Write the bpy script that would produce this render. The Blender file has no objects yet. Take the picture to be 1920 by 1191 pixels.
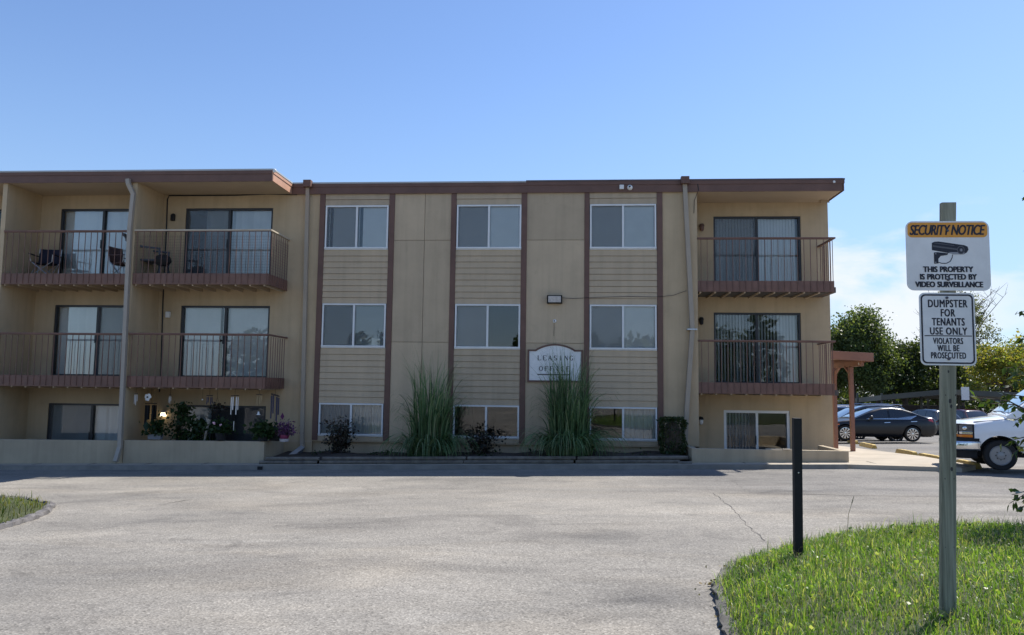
import bpy, bmesh, math, random
import numpy as np
from mathutils import Vector, Matrix
random.seed(7); RNG = np.random.default_rng(11)
S = bpy.context.scene
COL = S.collection
R = math.radians
# ------------------------------------------------------------------ camera
CAM = np.array([0.0, -21.1, 2.0]); FPX = 1440.0; CX, CY = 960.0, 595.5
_yaw, _pit, _rol = R(-4.2083), R(5.1417), R(0.70625)
_r = np.array([math.cos(_yaw), -math.sin(_yaw), 0.0]); _f = np.array([math.sin(_yaw), math.cos(_yaw), 0.0])
_z = np.array([0, 0, 1.0])
CF = _f*math.cos(_pit)+_z*math.sin(_pit); _u = -_f*math.sin(_pit)+_z*math.cos(_pit)
CR = _r*math.cos(_rol)+_u*math.sin(_rol); CU = -_r*math.sin(_rol)+_u*math.cos(_rol)
cd = bpy.data.cameras.new('camera'); cam = bpy.data.objects.new('camera', cd); COL.objects.link(cam)
cd.sensor_width = 36.0; cd.lens = FPX/1920*36.0; cd.clip_start = 0.05; cd.clip_end = 3000
m = Matrix.Identity(4)
for i in range(3):
    m[i][0], m[i][1], m[i][2], m[i][3] = CR[i], CU[i], -CF[i], CAM[i]
cam.matrix_world = m
S.camera = cam
# ------------------------------------------------------------------ sky, sun, exposure
SUN = Vector((4.1, 3.85, 7.6)).normalized()
EL = math.asin(SUN.z); AZ = math.atan2(SUN.x, SUN.y)
w = bpy.data.worlds.new("World"); S.world = w; w.use_nodes = True
nt = w.node_tree; N = nt.nodes; L = nt.links; N.clear()
out = N.new('ShaderNodeOutputWorld'); bg = N.new('ShaderNodeBackground'); bg.inputs[1].default_value = 0.125
sky = N.new('ShaderNodeTexSky'); sky.sky_type = 'NISHITA'; sky.sun_disc = False
sky.sun_elevation = EL; sky.sun_rotation = AZ; sky.altitude = 50; sky.air_density = 1.0; sky.dust_density = 0.15; sky.ozone_density = 4.0
tc = N.new('ShaderNodeTexCoord'); sp = N.new('ShaderNodeSeparateXYZ'); L.new(tc.outputs['Generated'], sp.inputs[0])
def wmath(op, a, b=None, c=None, clamp=False):
    n = N.new('ShaderNodeMath'); n.operation = op; n.use_clamp = clamp
    for k, v in enumerate((a, b, c)):
        if v is None: continue
        if isinstance(v, (int, float)): n.inputs[k].default_value = v
        else: L.new(v, n.inputs[k])
    return n.outputs[0]
def wramp(v, a, b, c=0.0, d=1.0):
    n = N.new('ShaderNodeMapRange'); n.interpolation_type = 'SMOOTHSTEP'; L.new(v, n.inputs[0])
    for k, x in enumerate((a, b, c, d)): n.inputs[k+1].default_value = x
    return n.outputs[0]
mp = N.new('ShaderNodeMapping'); mp.inputs['Scale'].default_value = (1.0, 1.0, 2.1); mp.inputs['Location'].default_value = (0.37, 0.1, 0.22)
L.new(tc.outputs['Generated'], mp.inputs[0])
nz = N.new('ShaderNodeTexNoise'); L.new(mp.outputs[0], nz.inputs['Vector']); nz.inputs['Scale'].default_value = 6.0; nz.inputs['Detail'].default_value = 9; nz.inputs['Roughness'].default_value = 0.56; nz.inputs['Distortion'].default_value = 0.25
azr = wmath('DIVIDE', sp.outputs[0], wmath('MAXIMUM', sp.outputs[1], 0.05))
mask = wmath('MULTIPLY', wramp(azr, 0.20, 0.31), wramp(sp.outputs[2], 0.26, 0.12))
mask = wmath('MULTIPLY', mask, wramp(azr, 0.66, 0.42, 0.30, 1.0))
mask = wmath('MULTIPLY', mask, wramp(sp.outputs[1], 0.0, 0.1))
cl = wramp(wmath('ADD', nz.outputs[0], wmath('MULTIPLY', mask, 0.26)), 0.58, 0.76)
cl = wmath('MULTIPLY', cl, mask)
haze = wramp(sp.outputs[2], 0.30, 0.0, 0.0, 0.07)
gl = wramp(azr, -0.1, 0.9, 0.0, 0.07)
cl = wmath('MAXIMUM', cl, wmath('MULTIPLY', wmath('ADD', haze, gl), wramp(sp.outputs[2], 0.75, 0.05)), None, True)
hs = N.new('ShaderNodeHueSaturation'); hs.inputs['Saturation'].default_value = 1.04; hs.inputs['Hue'].default_value = 0.505; hs.inputs['Value'].default_value = 1.04; L.new(sky.outputs[0], hs.inputs['Color'])
mix = N.new('ShaderNodeMix'); mix.data_type = 'RGBA'; L.new(cl, mix.inputs[0]); hz = N.new('ShaderNodeMix'); hz.data_type = 'RGBA'; L.new(wramp(sp.outputs[2], 0.42, 0.03, 0.0, 0.62), hz.inputs[0]); L.new(hs.outputs[0], hz.inputs[6]); hz.inputs[7].default_value = (1.95, 3.05, 4.55, 1); L.new(hz.outputs[2], mix.inputs[6]); mix.inputs[7].default_value = (5.2, 5.5, 5.9, 1)
L.new(mix.outputs[2], bg.inputs[0]); L.new(bg.outputs[0], out.inputs[0])
sd = bpy.data.lights.new('sun', 'SUN'); sd.energy = 5.0; sd.angle = R(0.53); sd.color = (1.0, 0.95, 0.87)
so = bpy.data.objects.new('sun', sd); COL.objects.link(so); so.rotation_euler = SUN.to_track_quat('Z', 'Y').to_euler(); so.location = (30, 30, 50)
S.view_settings.view_transform = 'Standard'; S.view_settings.look = 'None'; S.view_settings.exposure = 0.5; S.view_settings.gamma = 1
S.cycles.max_bounces = 8; S.cycles.transparent_max_bounces = 24; S.cycles.diffuse_bounces = 4; S.cycles.glossy_bounces = 4; S.cycles.use_denoising = True; S.cycles.caustics_reflective = False; S.cycles.caustics_refractive = False
# ------------------------------------------------------------------ geometry of the view (points of the real planes)
def ray(px, py): return CF+CR*((px-CX)/FPX)-CU*((py-CY)/FPX)
def at(px, py, Y):
    d = ray(px, py); return CAM+d*((Y-CAM[1])/d[1])
def gz(x, y):
    x = np.clip(x, -40, 40); y = np.asarray(y, float)
    return 0.02+0.021*x-0.02*(np.clip(y, -40, 80)+2)-0.02*np.clip(y-1, 0, 60)
def gr(px, py, off=0.0):
    d = ray(px, py); a, b = 0.0, 400.0
    for _ in range(60):
        t = (a+b)/2; p = CAM+d*t
        if p[2] > gz(p[0], p[1])+off: a = t
        else: b = t
    return CAM+d*a
# ------------------------------------------------------------------ materials
def new_mat(name):
    mt = bpy.data.materials.new(name); mt.use_nodes = True
    n = mt.node_tree.nodes; return mt, n, mt.node_tree.links, n['Principled BSDF']
def ramp(n, l, src, stops):
    r = n.new('ShaderNodeValToRGB'); e = r.color_ramp.elements
    while len(e) > 1: e.remove(e[-1])
    e[0].position = stops[0][0]; e[0].color = (*stops[0][1], 1)
    for p, c in stops[1:]:
        k = e.new(p); k.color = (*c, 1)
    l.new(src, r.inputs[0]); return r.outputs[0]
def noise(n, l, scale, detail=4, rough=0.55, vec=None, dist=0.0):
    t = n.new('ShaderNodeTexNoise'); t.inputs['Scale'].default_value = scale; t.inputs['Detail'].default_value = detail; t.inputs['Roughness'].default_value = rough; t.inputs['Distortion'].default_value = dist
    if vec is None:
        g = n.new('ShaderNodeNewGeometry'); vec = g.outputs['Position']
    l.new(vec, t.inputs['Vector']); return t.outputs[0]
def mixc(n, l, fac, a, b, mode='MIX'):
    x = n.new('ShaderNodeMix'); x.data_type = 'RGBA'; x.blend_type = mode
    for k, v in ((0, fac), (6, a), (7, b)):
        if isinstance(v, (int, float)): x.inputs[k].default_value = v
        elif isinstance(v, tuple): x.inputs[k].default_value = (*v, 1)
        else: l.new(v, x.inputs[k])
    return x.outputs[2]
def bump(n, l, p, h, strength=0.3, dist=0.01):
    b = n.new('ShaderNodeBump'); b.inputs['Strength'].default_value = strength; b.inputs['Distance'].default_value = dist
    l.new(h, b.inputs['Height']); l.new(b.outputs[0], p.inputs['Normal'])
def sc(c, k): return tuple(min(1, x*k) for x in c)
def stretched(n, l, s):
    g = n.new('ShaderNodeNewGeometry'); mpn = n.new('ShaderNodeMapping'); mpn.inputs['Scale'].default_value = s
    l.new(g.outputs['Position'], mpn.inputs[0]); return mpn.outputs[0]
def paint(name, c, rough=0.6, var=0.15, scale=1.2, bs=0.0, bscale=60, metal=0.0, streak=0.0, coat=0.0, spots=0.0, ov=0.0):
    mt, n, l, p = new_mat(name)
    v = noise(n, l, scale, 6, 0.6)
    col = ramp(n, l, v, [(0.3, sc(c, 1-var)), (0.7, sc(c, 1+var))])
    if streak:
        s2 = noise(n, l, 1.0, 5, 0.6, stretched(n, l, (5.0, 5.0, 0.25)))
        col = mixc(n, l, ramp(n, l, s2, [(0.45, (0, 0, 0)), (0.75, (streak,)*3)]), col, sc(c, 0.55))
    if spots:
        s3 = noise(n, l, 2.6, 7, 0.7, None, 0.5); col = mixc(n, l, ramp(n, l, s3, [(0.58, (0, 0, 0)), (0.72, (spots,)*3)]), col, sc(c, 0.6))
        s4 = noise(n, l, 0.55, 5, 0.6); col = mixc(n, l, ramp(n, l, s4, [(0.5, (0, 0, 0)), (0.6, (spots*0.6,)*3)]), col, sc(c, 1.14))
    if ov:
        oi = n.new('ShaderNodeObjectInfo'); col = mixc(n, l, 1.0, col, ramp(n, l, oi.outputs['Random'], [(0, (1-ov, 1-ov, 1-ov)), (1, (1+ov, 1+ov*0.95, 1+ov*0.85))]), 'MULTIPLY')
    l.new(col, p.inputs['Base Color']); p.inputs['Roughness'].default_value = rough; p.inputs['Metallic'].default_value = metal
    p.inputs['Coat Weight'].default_value = coat; p.inputs['Coat Roughness'].default_value = 0.04
    if bs: bump(n, l, p, noise(n, l, bscale, 5, 0.65), bs, 0.01)
    return mt
def glass_mat(name, tint=(0.95, 0.97, 0.97), refl=1.0, rough=0.0):
    mt = bpy.data.materials.new(name); mt.use_nodes = True; n = mt.node_tree.nodes; l = mt.node_tree.links; n.clear()
    o = n.new('ShaderNodeOutputMaterial'); t = n.new('ShaderNodeBsdfTransparent'); t.inputs[0].default_value = (*tint, 1)
    g = n.new('ShaderNodeBsdfGlossy'); g.inputs['Roughness'].default_value = rough; g.inputs[0].default_value = (refl, refl, refl, 1)
    gg = n.new('ShaderNodeNewGeometry'); b = n.new('ShaderNodeBump'); b.inputs['Strength'].default_value = 0.12; b.inputs['Distance'].default_value = 0.02
    l.new(noise(n, l, 0.9, 2, 0.4), b.inputs['Height']); l.new(b.outputs[0], g.inputs['Normal'])
    f = n.new('ShaderNodeFresnel'); f.inputs[0].default_value = 1.6
    mx = n.new('ShaderNodeMixShader'); l.new(f.outputs[0], mx.inputs[0]); l.new(t.outputs[0], mx.inputs[1]); l.new(g.outputs[0], mx.inputs[2]); l.new(mx.outputs[0], o.inputs[0])
    return mt
def screen_mat(name, c=(0.20, 0.21, 0.22), op=0.20):
    mt = bpy.data.materials.new(name); mt.use_nodes = True; n = mt.node_tree.nodes; l = mt.node_tree.links; n.clear()
    o = n.new('ShaderNodeOutputMaterial'); t = n.new('ShaderNodeBsdfTransparent'); d = n.new('ShaderNodeBsdfDiffuse'); d.inputs[0].default_value = (*c, 1)
    mx = n.new('ShaderNodeMixShader'); mx.inputs[0].default_value = op
    l.new(t.outputs[0], mx.inputs[1]); l.new(d.outputs[0], mx.inputs[2]); l.new(mx.outputs[0], o.inputs[0]); return mt
def leaf_mat(name, cols, trans=0.35, rough=0.5, tcol=None):
    mt = bpy.data.materials.new(name); mt.use_nodes = True; n = mt.node_tree.nodes; l = mt.node_tree.links; n.clear()
    o = n.new('ShaderNodeOutputMaterial'); p = n.new('ShaderNodeBsdfPrincipled'); p.inputs['Roughness'].default_value = rough; p.inputs['Specular IOR Level'].default_value = 0.35
    g = n.new('ShaderNodeNewGeometry'); k = len(cols)
    c = ramp(n, l, g.outputs['Random Per Island'], [(i/(k-1), x) for i, x in enumerate(cols)])
    big = noise(n, l, 0.7, 3, 0.5)
    c = mixc(n, l, 1.0, c, ramp(n, l, big, [(0.3, (0.7,)*3), (0.7, (1.25, 1.25, 1.15))]), 'MULTIPLY')
    l.new(c, p.inputs['Base Color'])
    t = n.new('ShaderNodeBsdfTranslucent'); l.new(mixc(n, l, 1.0, c, tcol or (1.8, 1.7, 0.7), 'MULTIPLY'), t.inputs[0])
    mx = n.new('ShaderNodeMixShader'); mx.inputs[0].default_value = trans
    l.new(p.outputs[0], mx.inputs[1]); l.new(t.outputs[0], mx.inputs[2]); l.new(mx.outputs[0], o.inputs[0]); return mt
M = {}
TAN = (0.515, 0.395, 0.25); BRN = (0.145, 0.077, 0.057)
M['stucco'] = paint('stucco_paint', TAN, 0.85, 0.12, 0.8, 0.55, 45, streak=0.30, spots=0.22, ov=0.05)
M['siding'] = paint('siding_paint', (0.49, 0.385, 0.26), 0.7, 0.08, 1.5, 0.08, 30, streak=0.30, spots=0.28, ov=0.10)
M['soffit'] = paint('soffit_paint', (0.50, 0.395, 0.28), 0.8, 0.08, 0.7, 0.25, 40)
M['brown'] = paint('brown_paint', BRN, 0.6, 0.16, 2.0, 0.12, 25)
M['rust'] = paint('rust_brown_paint', (0.175, 0.092, 0.068), 0.6, 0.2, 3.0, 0.12, 25)
M['drip'] = paint('roof_edge_metal', (0.42, 0.44, 0.44), 0.45, 0.1, 2.0)
M['roof'] = paint('roof_membrane', (0.30, 0.30, 0.29), 0.9, 0.2, 0.6)
M['vinyl'] = paint('white_vinyl', (0.74, 0.75, 0.74), 0.4, 0.05, 3.0)
M['bronze'] = paint('dark_aluminium', (0.022, 0.022, 0.026), 0.4, 0.15, 3.0)
M['glass'] = glass_mat('window_glass')
M['screen'] = screen_mat('screen_mesh')
M['blind'] = paint('blind_fabric', (0.88, 0.88, 0.88), 0.7, 0.05, 2.0)
M['blind2'] = paint('grey_blind_fabric', (0.60, 0.62, 0.62), 0.7, 0.06, 2.0)
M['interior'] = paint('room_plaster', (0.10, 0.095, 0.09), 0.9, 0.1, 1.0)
M['concrete'] = paint('concrete', (0.40, 0.345, 0.27), 0.9, 0.14, 1.3, 0.25, 60)
M['kerb'] = paint('kerb_concrete', (0.22, 0.205, 0.18), 0.9, 0.22, 2.5, 0.35, 40)
M['lowwall'] = paint('patio_wall_stucco', (0.44, 0.36, 0.25), 0.85, 0.1, 1.1, 0.5, 50, streak=0.35)
M['timber'] = paint('weathered_timber', (0.16, 0.14, 0.115), 0.9, 0.35, 6.0, 0.4, 30)
M['soil'] = paint('mulch', (0.05, 0.037, 0.028), 0.95, 0.35, 5.0, 0.8, 30)
M['gutter'] = paint('downspout_paint', (0.37, 0.31, 0.24), 0.55, 0.06, 2.0)
M['gutterg'] = paint('grey_downspout_paint', (0.37, 0.325, 0.27), 0.5, 0.08, 2.0)
M['galv'] = paint('galvanised_metal', (0.55, 0.57, 0.60), 0.35, 0.1, 3.0, metal=0.6)
M['black'] = paint('black_plastic', (0.009, 0.009, 0.010), 0.75, 0.3, 5.0)
M['steel'] = paint('bright_steel', (0.6, 0.6, 0.62), 0.25, 0.05, 4.0, metal=1.0)
M['white'] = paint('white_plastic', (0.75, 0.75, 0.73), 0.4, 0.04, 4.0)
M['rubber'] = paint('tyre_rubber', (0.014, 0.014, 0.014), 0.85, 0.2, 8.0)
M['cable'] = paint('black_cable', (0.01, 0.01, 0.012), 0.6, 0.1, 5.0)
M['bark'] = paint('tree_bark', (0.085, 0.065, 0.05), 0.95, 0.35, 6.0, 0.8, 18)
M['kerbpaint'] = paint('worn_yellow_paint', (0.50, 0.36, 0.11), 0.8, 0.25, 5.0, 0.3, 40)
M['signwhite'] = paint('sign_sheet_white', (0.78, 0.78, 0.76), 0.35, 0.07, 9.0, streak=0.12)
M['signwarm'] = paint('sign_sheet_ivory', (0.83, 0.82, 0.79), 0.35, 0.06, 9.0, streak=0.12)
M['orange'] = paint('sign_orange', (0.78, 0.33, 0.035), 0.4, 0.04, 3.0)
M['ink'] = paint('sign_black_ink', (0.012, 0.013, 0.024), 0.45, 0.1, 4.0)
M['ink2'] = paint('sign_grey_ink', (0.09, 0.09, 0.10), 0.4, 0.2, 12.0)
M['ink3'] = paint('sign_light_ink', (0.34, 0.34, 0.36), 0.4, 0.1, 8.0)
def asphalt():
    mt, n, l, p = new_mat('old_asphalt')
    g = n.new('ShaderNodeNewGeometry')
    sep = n.new('ShaderNodeSeparateXYZ'); l.new(g.outputs['Position'], sep.inputs[0])
    v = n.new('ShaderNodeTexVoronoi'); v.inputs['Scale'].default_value = 62; l.new(g.outputs['Position'], v.inputs['Vector'])
    agg = ramp(n, l, v.outputs['Color'], [(0.0, (0.13, 0.122, 0.109)), (0.3, (0.218, 0.205, 0.184)), (0.7, (0.262, 0.247, 0.221)), (1.0, (0.37, 0.35, 0.315))])
    fine = noise(n, l, 45, 4, 0.75)
    agg = mixc(n, l, 0.6, agg, ramp(n, l, fine, [(0.32, (0.52,)*3), (0.5, (1.0,)*3), (0.68, (1.4, 1.4, 1.38))]), 'MULTIPLY')
    big = noise(n, l, 0.42, 6, 0.62, stretched(n, l, (0.55, 1.0, 1.0)), 0.6)
    agg = mixc(n, l, 0.9, agg, ramp(n, l, big, [(0.28, (0.60, 0.605, 0.63)), (0.45, (0.93, 0.92, 0.91)), (0.56, (1.04, 1.025, 1.01)), (0.72, (1.26, 1.235, 1.20))]), 'MULTIPLY')
    warm = noise(n, l, 0.33, 4, 0.6, stretched(n, l, (0.5, 1.3, 1.0)), 1.2)
    agg = mixc(n, l, ramp(n, l, warm, [(0.5, (0, 0, 0)), (0.72, (0.45,)*3)]), agg, mixc(n, l, 1.0, agg, (1.07, 1.01, 0.92), 'MULTIPLY'))
    st = noise(n, l, 1.3, 6, 0.7, stretched(n, l, (0.7, 1.0, 1.0)), 1.0)
    agg = mixc(n, l, ramp(n, l, st, [(0.55, (0, 0, 0)), (0.68, (0.7,)*3)]), agg, mixc(n, l, 1.0, agg, (0.70, 0.70, 0.71), 'MULTIPLY'))
    st2 = noise(n, l, 0.8, 5, 0.65, stretched(n, l, (0.6, 0.9, 1.0)), 1.6)
    agg = mixc(n, l, ramp(n, l, st2, [(0.58, (0, 0, 0)), (0.70, (0.8,)*3)]), agg, mixc(n, l, 1.0, agg, (1.22, 1.23, 1.24), 'MULTIPLY'))
    mr_ = n.new('ShaderNodeMapping'); mr_.inputs['Rotation'].default_value = (0, 0, R(24)); mr_.inputs['Scale'].default_value = (0.32, 0.75, 1.0); l.new(g.outputs['Position'], mr_.inputs[0])
    trk = noise(n, l, 1.0, 5, 0.55, mr_.outputs[0], 0.9)
    agg = mixc(n, l, 0.85, agg, ramp(n, l, trk, [(0.33, (0.74, 0.74, 0.75)), (0.47, (1.0,)*3), (0.56, (1.0,)*3), (0.70, (1.22, 1.21, 1.19))]), 'MULTIPLY')
    oil = noise(n, l, 0.9, 3, 0.5, None, 0.4)
    agg = mixc(n, l, ramp(n, l, oil, [(0.68, (0, 0, 0)), (0.74, (0.55,)*3)]), agg, mixc(n, l, 1.0, agg, (0.62, 0.62, 0.63), 'MULTIPLY'))
    # newer, darker strip along the sidewalk
    yy = n.new('ShaderNodeMath'); yy.operation = 'ADD'; l.new(sep.outputs[1], yy.inputs[0])
    wob = noise(n, l, 0.25, 2, 0.5); wm = n.new('ShaderNodeMath'); wm.operation = 'MULTIPLY'; l.new(wob, wm.inputs[0]); wm.inputs[1].default_value = 1.2; l.new(wm.outputs[0], yy.inputs[1])
    mr = n.new('ShaderNodeMapRange'); l.new(yy.outputs[0], mr.inputs[0]); mr.inputs[1].default_value = -6.9; mr.inputs[2].default_value = -6.5
    xr = n.new('ShaderNodeMapRange'); l.new(sep.outputs[0], xr.inputs[0]); xr.inputs[1].default_value = 0.5; xr.inputs[2].default_value = 2.6
    ml = n.new('ShaderNodeMath'); ml.operation = 'MULTIPLY'; l.new(mr.outputs[0], ml.inputs[0]); l.new(xr.outputs[0], ml.inputs[1])
    agg = mixc(n, l, ml.outputs[0], agg, mixc(n, l, 1.0, agg, (0.80, 0.81, 0.84), 'MULTIPLY'))
    l.new(agg, p.inputs['Base Color']); p.inputs['Roughness'].default_value = 0.92; p.inputs['Specular IOR Level'].default_value = 0.25
    bump(n, l, p, v.outputs['Distance'], 0.5, 0.006)
    return mt
M['asphalt'] = asphalt()
def wood_post():
    mt, n, l, p = new_mat('weathered_post_wood')
    t = n.new('ShaderNodeTexCoord'); mpn = n.new('ShaderNodeMapping'); mpn.inputs['Scale'].default_value = (38, 38, 1.3); l.new(t.outputs['Object'], mpn.inputs[0])
    a = noise(n, l, 1.0, 7, 0.65, mpn.outputs[0], 0.8)
    c = ramp(n, l, a, [(0.28, (0.09, 0.088, 0.06)), (0.45, (0.235, 0.23, 0.165)), (0.6, (0.33, 0.325, 0.24)), (0.75, (0.42, 0.415, 0.32))])
    l.new(c, p.inputs['Base Color']); p.inputs['Roughness'].default_value = 0.9; bump(n, l, p, a, 0.5, 0.006); return mt
M['post'] = wood_post()
def car_paint(name, c, rough=0.18, metal=0.0, coat=1.0): return paint(name, c, rough, 0.04, 1.0, metal=metal, coat=coat)
M['carblack'] = car_paint('black_car_paint', (0.004, 0.005, 0.008), 0.3, 0.0, 0.2); M['cardark'] = car_paint('dark_grey_car_paint', (0.012, 0.013, 0.017)); M['carsilver'] = car_paint('silver_car_paint', (0.45, 0.46, 0.47), 0.3, 0.6)
M['carwhite'] = car_paint('white_van_paint', (0.90, 0.90, 0.90), 0.3); M['carred'] = car_paint('maroon_car_paint', (0.05, 0.008, 0.010))
M['carglass'] = glass_mat('tinted_car_glass', (0.10, 0.12, 0.13)); M['vanglass'] = glass_mat('windscreen_glass', (0.55, 0.68, 0.68))
M['lamp'] = paint('clear_lamp', (0.45, 0.46, 0.48), 0.1, 0.2, 20.0, coat=1.0); M['amber'] = paint('amber_lens', (0.75, 0.20, 0.01), 0.2, 0.15, 30.0, coat=1.0); M['redlens'] = paint('red_lens', (0.35, 0.01, 0.012), 0.15, 0.1, 20.0, coat=1.0)
M['chrome'] = paint('chrome', (0.75, 0.75, 0.75), 0.12, 0.03, 4.0, metal=1.0)
def emis(name, c, s):
    mt, n, l, p = new_mat(name); p.inputs['Emission Color'].default_value = (*c, 1); p.inputs['Emission Strength'].default_value = s; p.inputs['Base Color'].default_value = (*c, 1); return mt
M['lit'] = emis('lit_lamp_glass', (1.0, 0.86, 0.55), 2.2)
M['grass'] = leaf_mat('grass_blade', [(0.055, 0.125, 0.022), (0.10, 0.20, 0.036), (0.16, 0.265, 0.055), (0.33, 0.35, 0.18)], 0.50, 0.36)
M['lgrass'] = leaf_mat('dry_grass_blade', [(0.07, 0.12, 0.02), (0.12, 0.15, 0.04), (0.22, 0.20, 0.09)], 0.35, 0.5)
M['pampas'] = leaf_mat('long_grass_blade', [(0.05, 0.095, 0.04), (0.10, 0.18, 0.08), (0.16, 0.26, 0.125), (0.32, 0.38, 0.22)], 0.30, 0.45, (1.3, 1.4, 0.8))
M['rose'] = leaf_mat('dark_shrub_leaf', [(0.018, 0.022, 0.015), (0.03, 0.028, 0.02), (0.045, 0.025, 0.024)], 0.15, 0.35)
M['box'] = leaf_mat('boxwood_leaf', [(0.02, 0.035, 0.012), (0.035, 0.055, 0.016), (0.05, 0.065, 0.02)], 0.2, 0.45)
M['leafd'] = leaf_mat('oak_leaf', [(0.035, 0.06, 0.02), (0.065, 0.098, 0.036), (0.125, 0.16, 0.07)], 0.42, 0.45)
M['leafm'] = leaf_mat('maple_leaf', [(0.026, 0.046, 0.017), (0.046, 0.072, 0.026), (0.09, 0.115, 0.05)], 0.40, 0.45)
M['leafy'] = leaf_mat('yellowing_leaf', [(0.08, 0.13, 0.03), (0.15, 0.19, 0.045), (0.24, 0.24, 0.06), (0.30, 0.25, 0.06)], 0.5, 0.5)
M['leafg'] = leaf_mat('grey_green_leaf', [(0.06, 0.075, 0.04), (0.09, 0.11, 0.055), (0.14, 0.155, 0.085)], 0.4, 0.5)
M['leafn'] = leaf_mat('near_tree_leaf', [(0.025, 0.055, 0.012), (0.045, 0.09, 0.018), (0.075, 0.12, 0.022), (0.12, 0.14, 0.025)], 0.42, 0.35)
M['plant'] = leaf_mat('pot_plant_leaf', [(0.014, 0.034, 0.011), (0.024, 0.052, 0.016), (0.04, 0.075, 0.022)], 0.3, 0.45)
M['petal'] = leaf_mat('petunia_petal', [(0.14, 0.035, 0.12), (0.10, 0.04, 0.11), (0.22, 0.10, 0.20), (0.04, 0.05, 0.025)], 0.3, 0.5, (1.1, 1.0, 1.1))
M['pink'] = paint('pink_petal', (0.72, 0.42, 0.50), 0.6, 0.1, 10.0)
M['pot'] = paint('grey_planter', (0.17, 0.18, 0.20), 0.7, 0.1, 6.0); M['potm'] = paint('magenta_pot', (0.22, 0.03, 0.085), 0.5, 0.1, 6.0); M['potw'] = paint('pale_saucer', (0.48, 0.44, 0.44), 0.5, 0.05, 6.0)
M['navy'] = paint('navy_tube', (0.015, 0.018, 0.06), 0.3, 0.1, 5.0); M['tube'] = paint('silver_tube', (0.72, 0.73, 0.74), 0.3, 0.05, 6.0, metal=0.3); M['darkwood'] = paint('dark_wood', (0.03, 0.02, 0.015), 0.7, 0.3, 8.0); M['brass'] = paint('bamboo_tube', (0.38, 0.28, 0.15), 0.6, 0.15, 9.0)
M['navycloth'] = paint('navy_canvas', (0.014, 0.016, 0.035), 0.9, 0.2, 6.0, 0.2, 80); M['dullred'] = paint('dusty_red_cloth', (0.13, 0.085, 0.09), 0.9, 0.15, 6.0); M['chairgrey'] = paint('grey_resin', (0.085, 0.095, 0.115), 0.6, 0.15, 5.0)
M['drift'] = paint('pale_driftwood', (0.36, 0.32, 0.26), 0.8, 0.2, 14.0)
M['crack'] = paint('crack_filler', (0.065, 0.06, 0.056), 0.9, 0.3, 8.0)
M['carport'] = paint('carport_metal', (0.075, 0.08, 0.068), 0.6, 0.12, 0.8)
M['camerawall'] = M['white']
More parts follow.
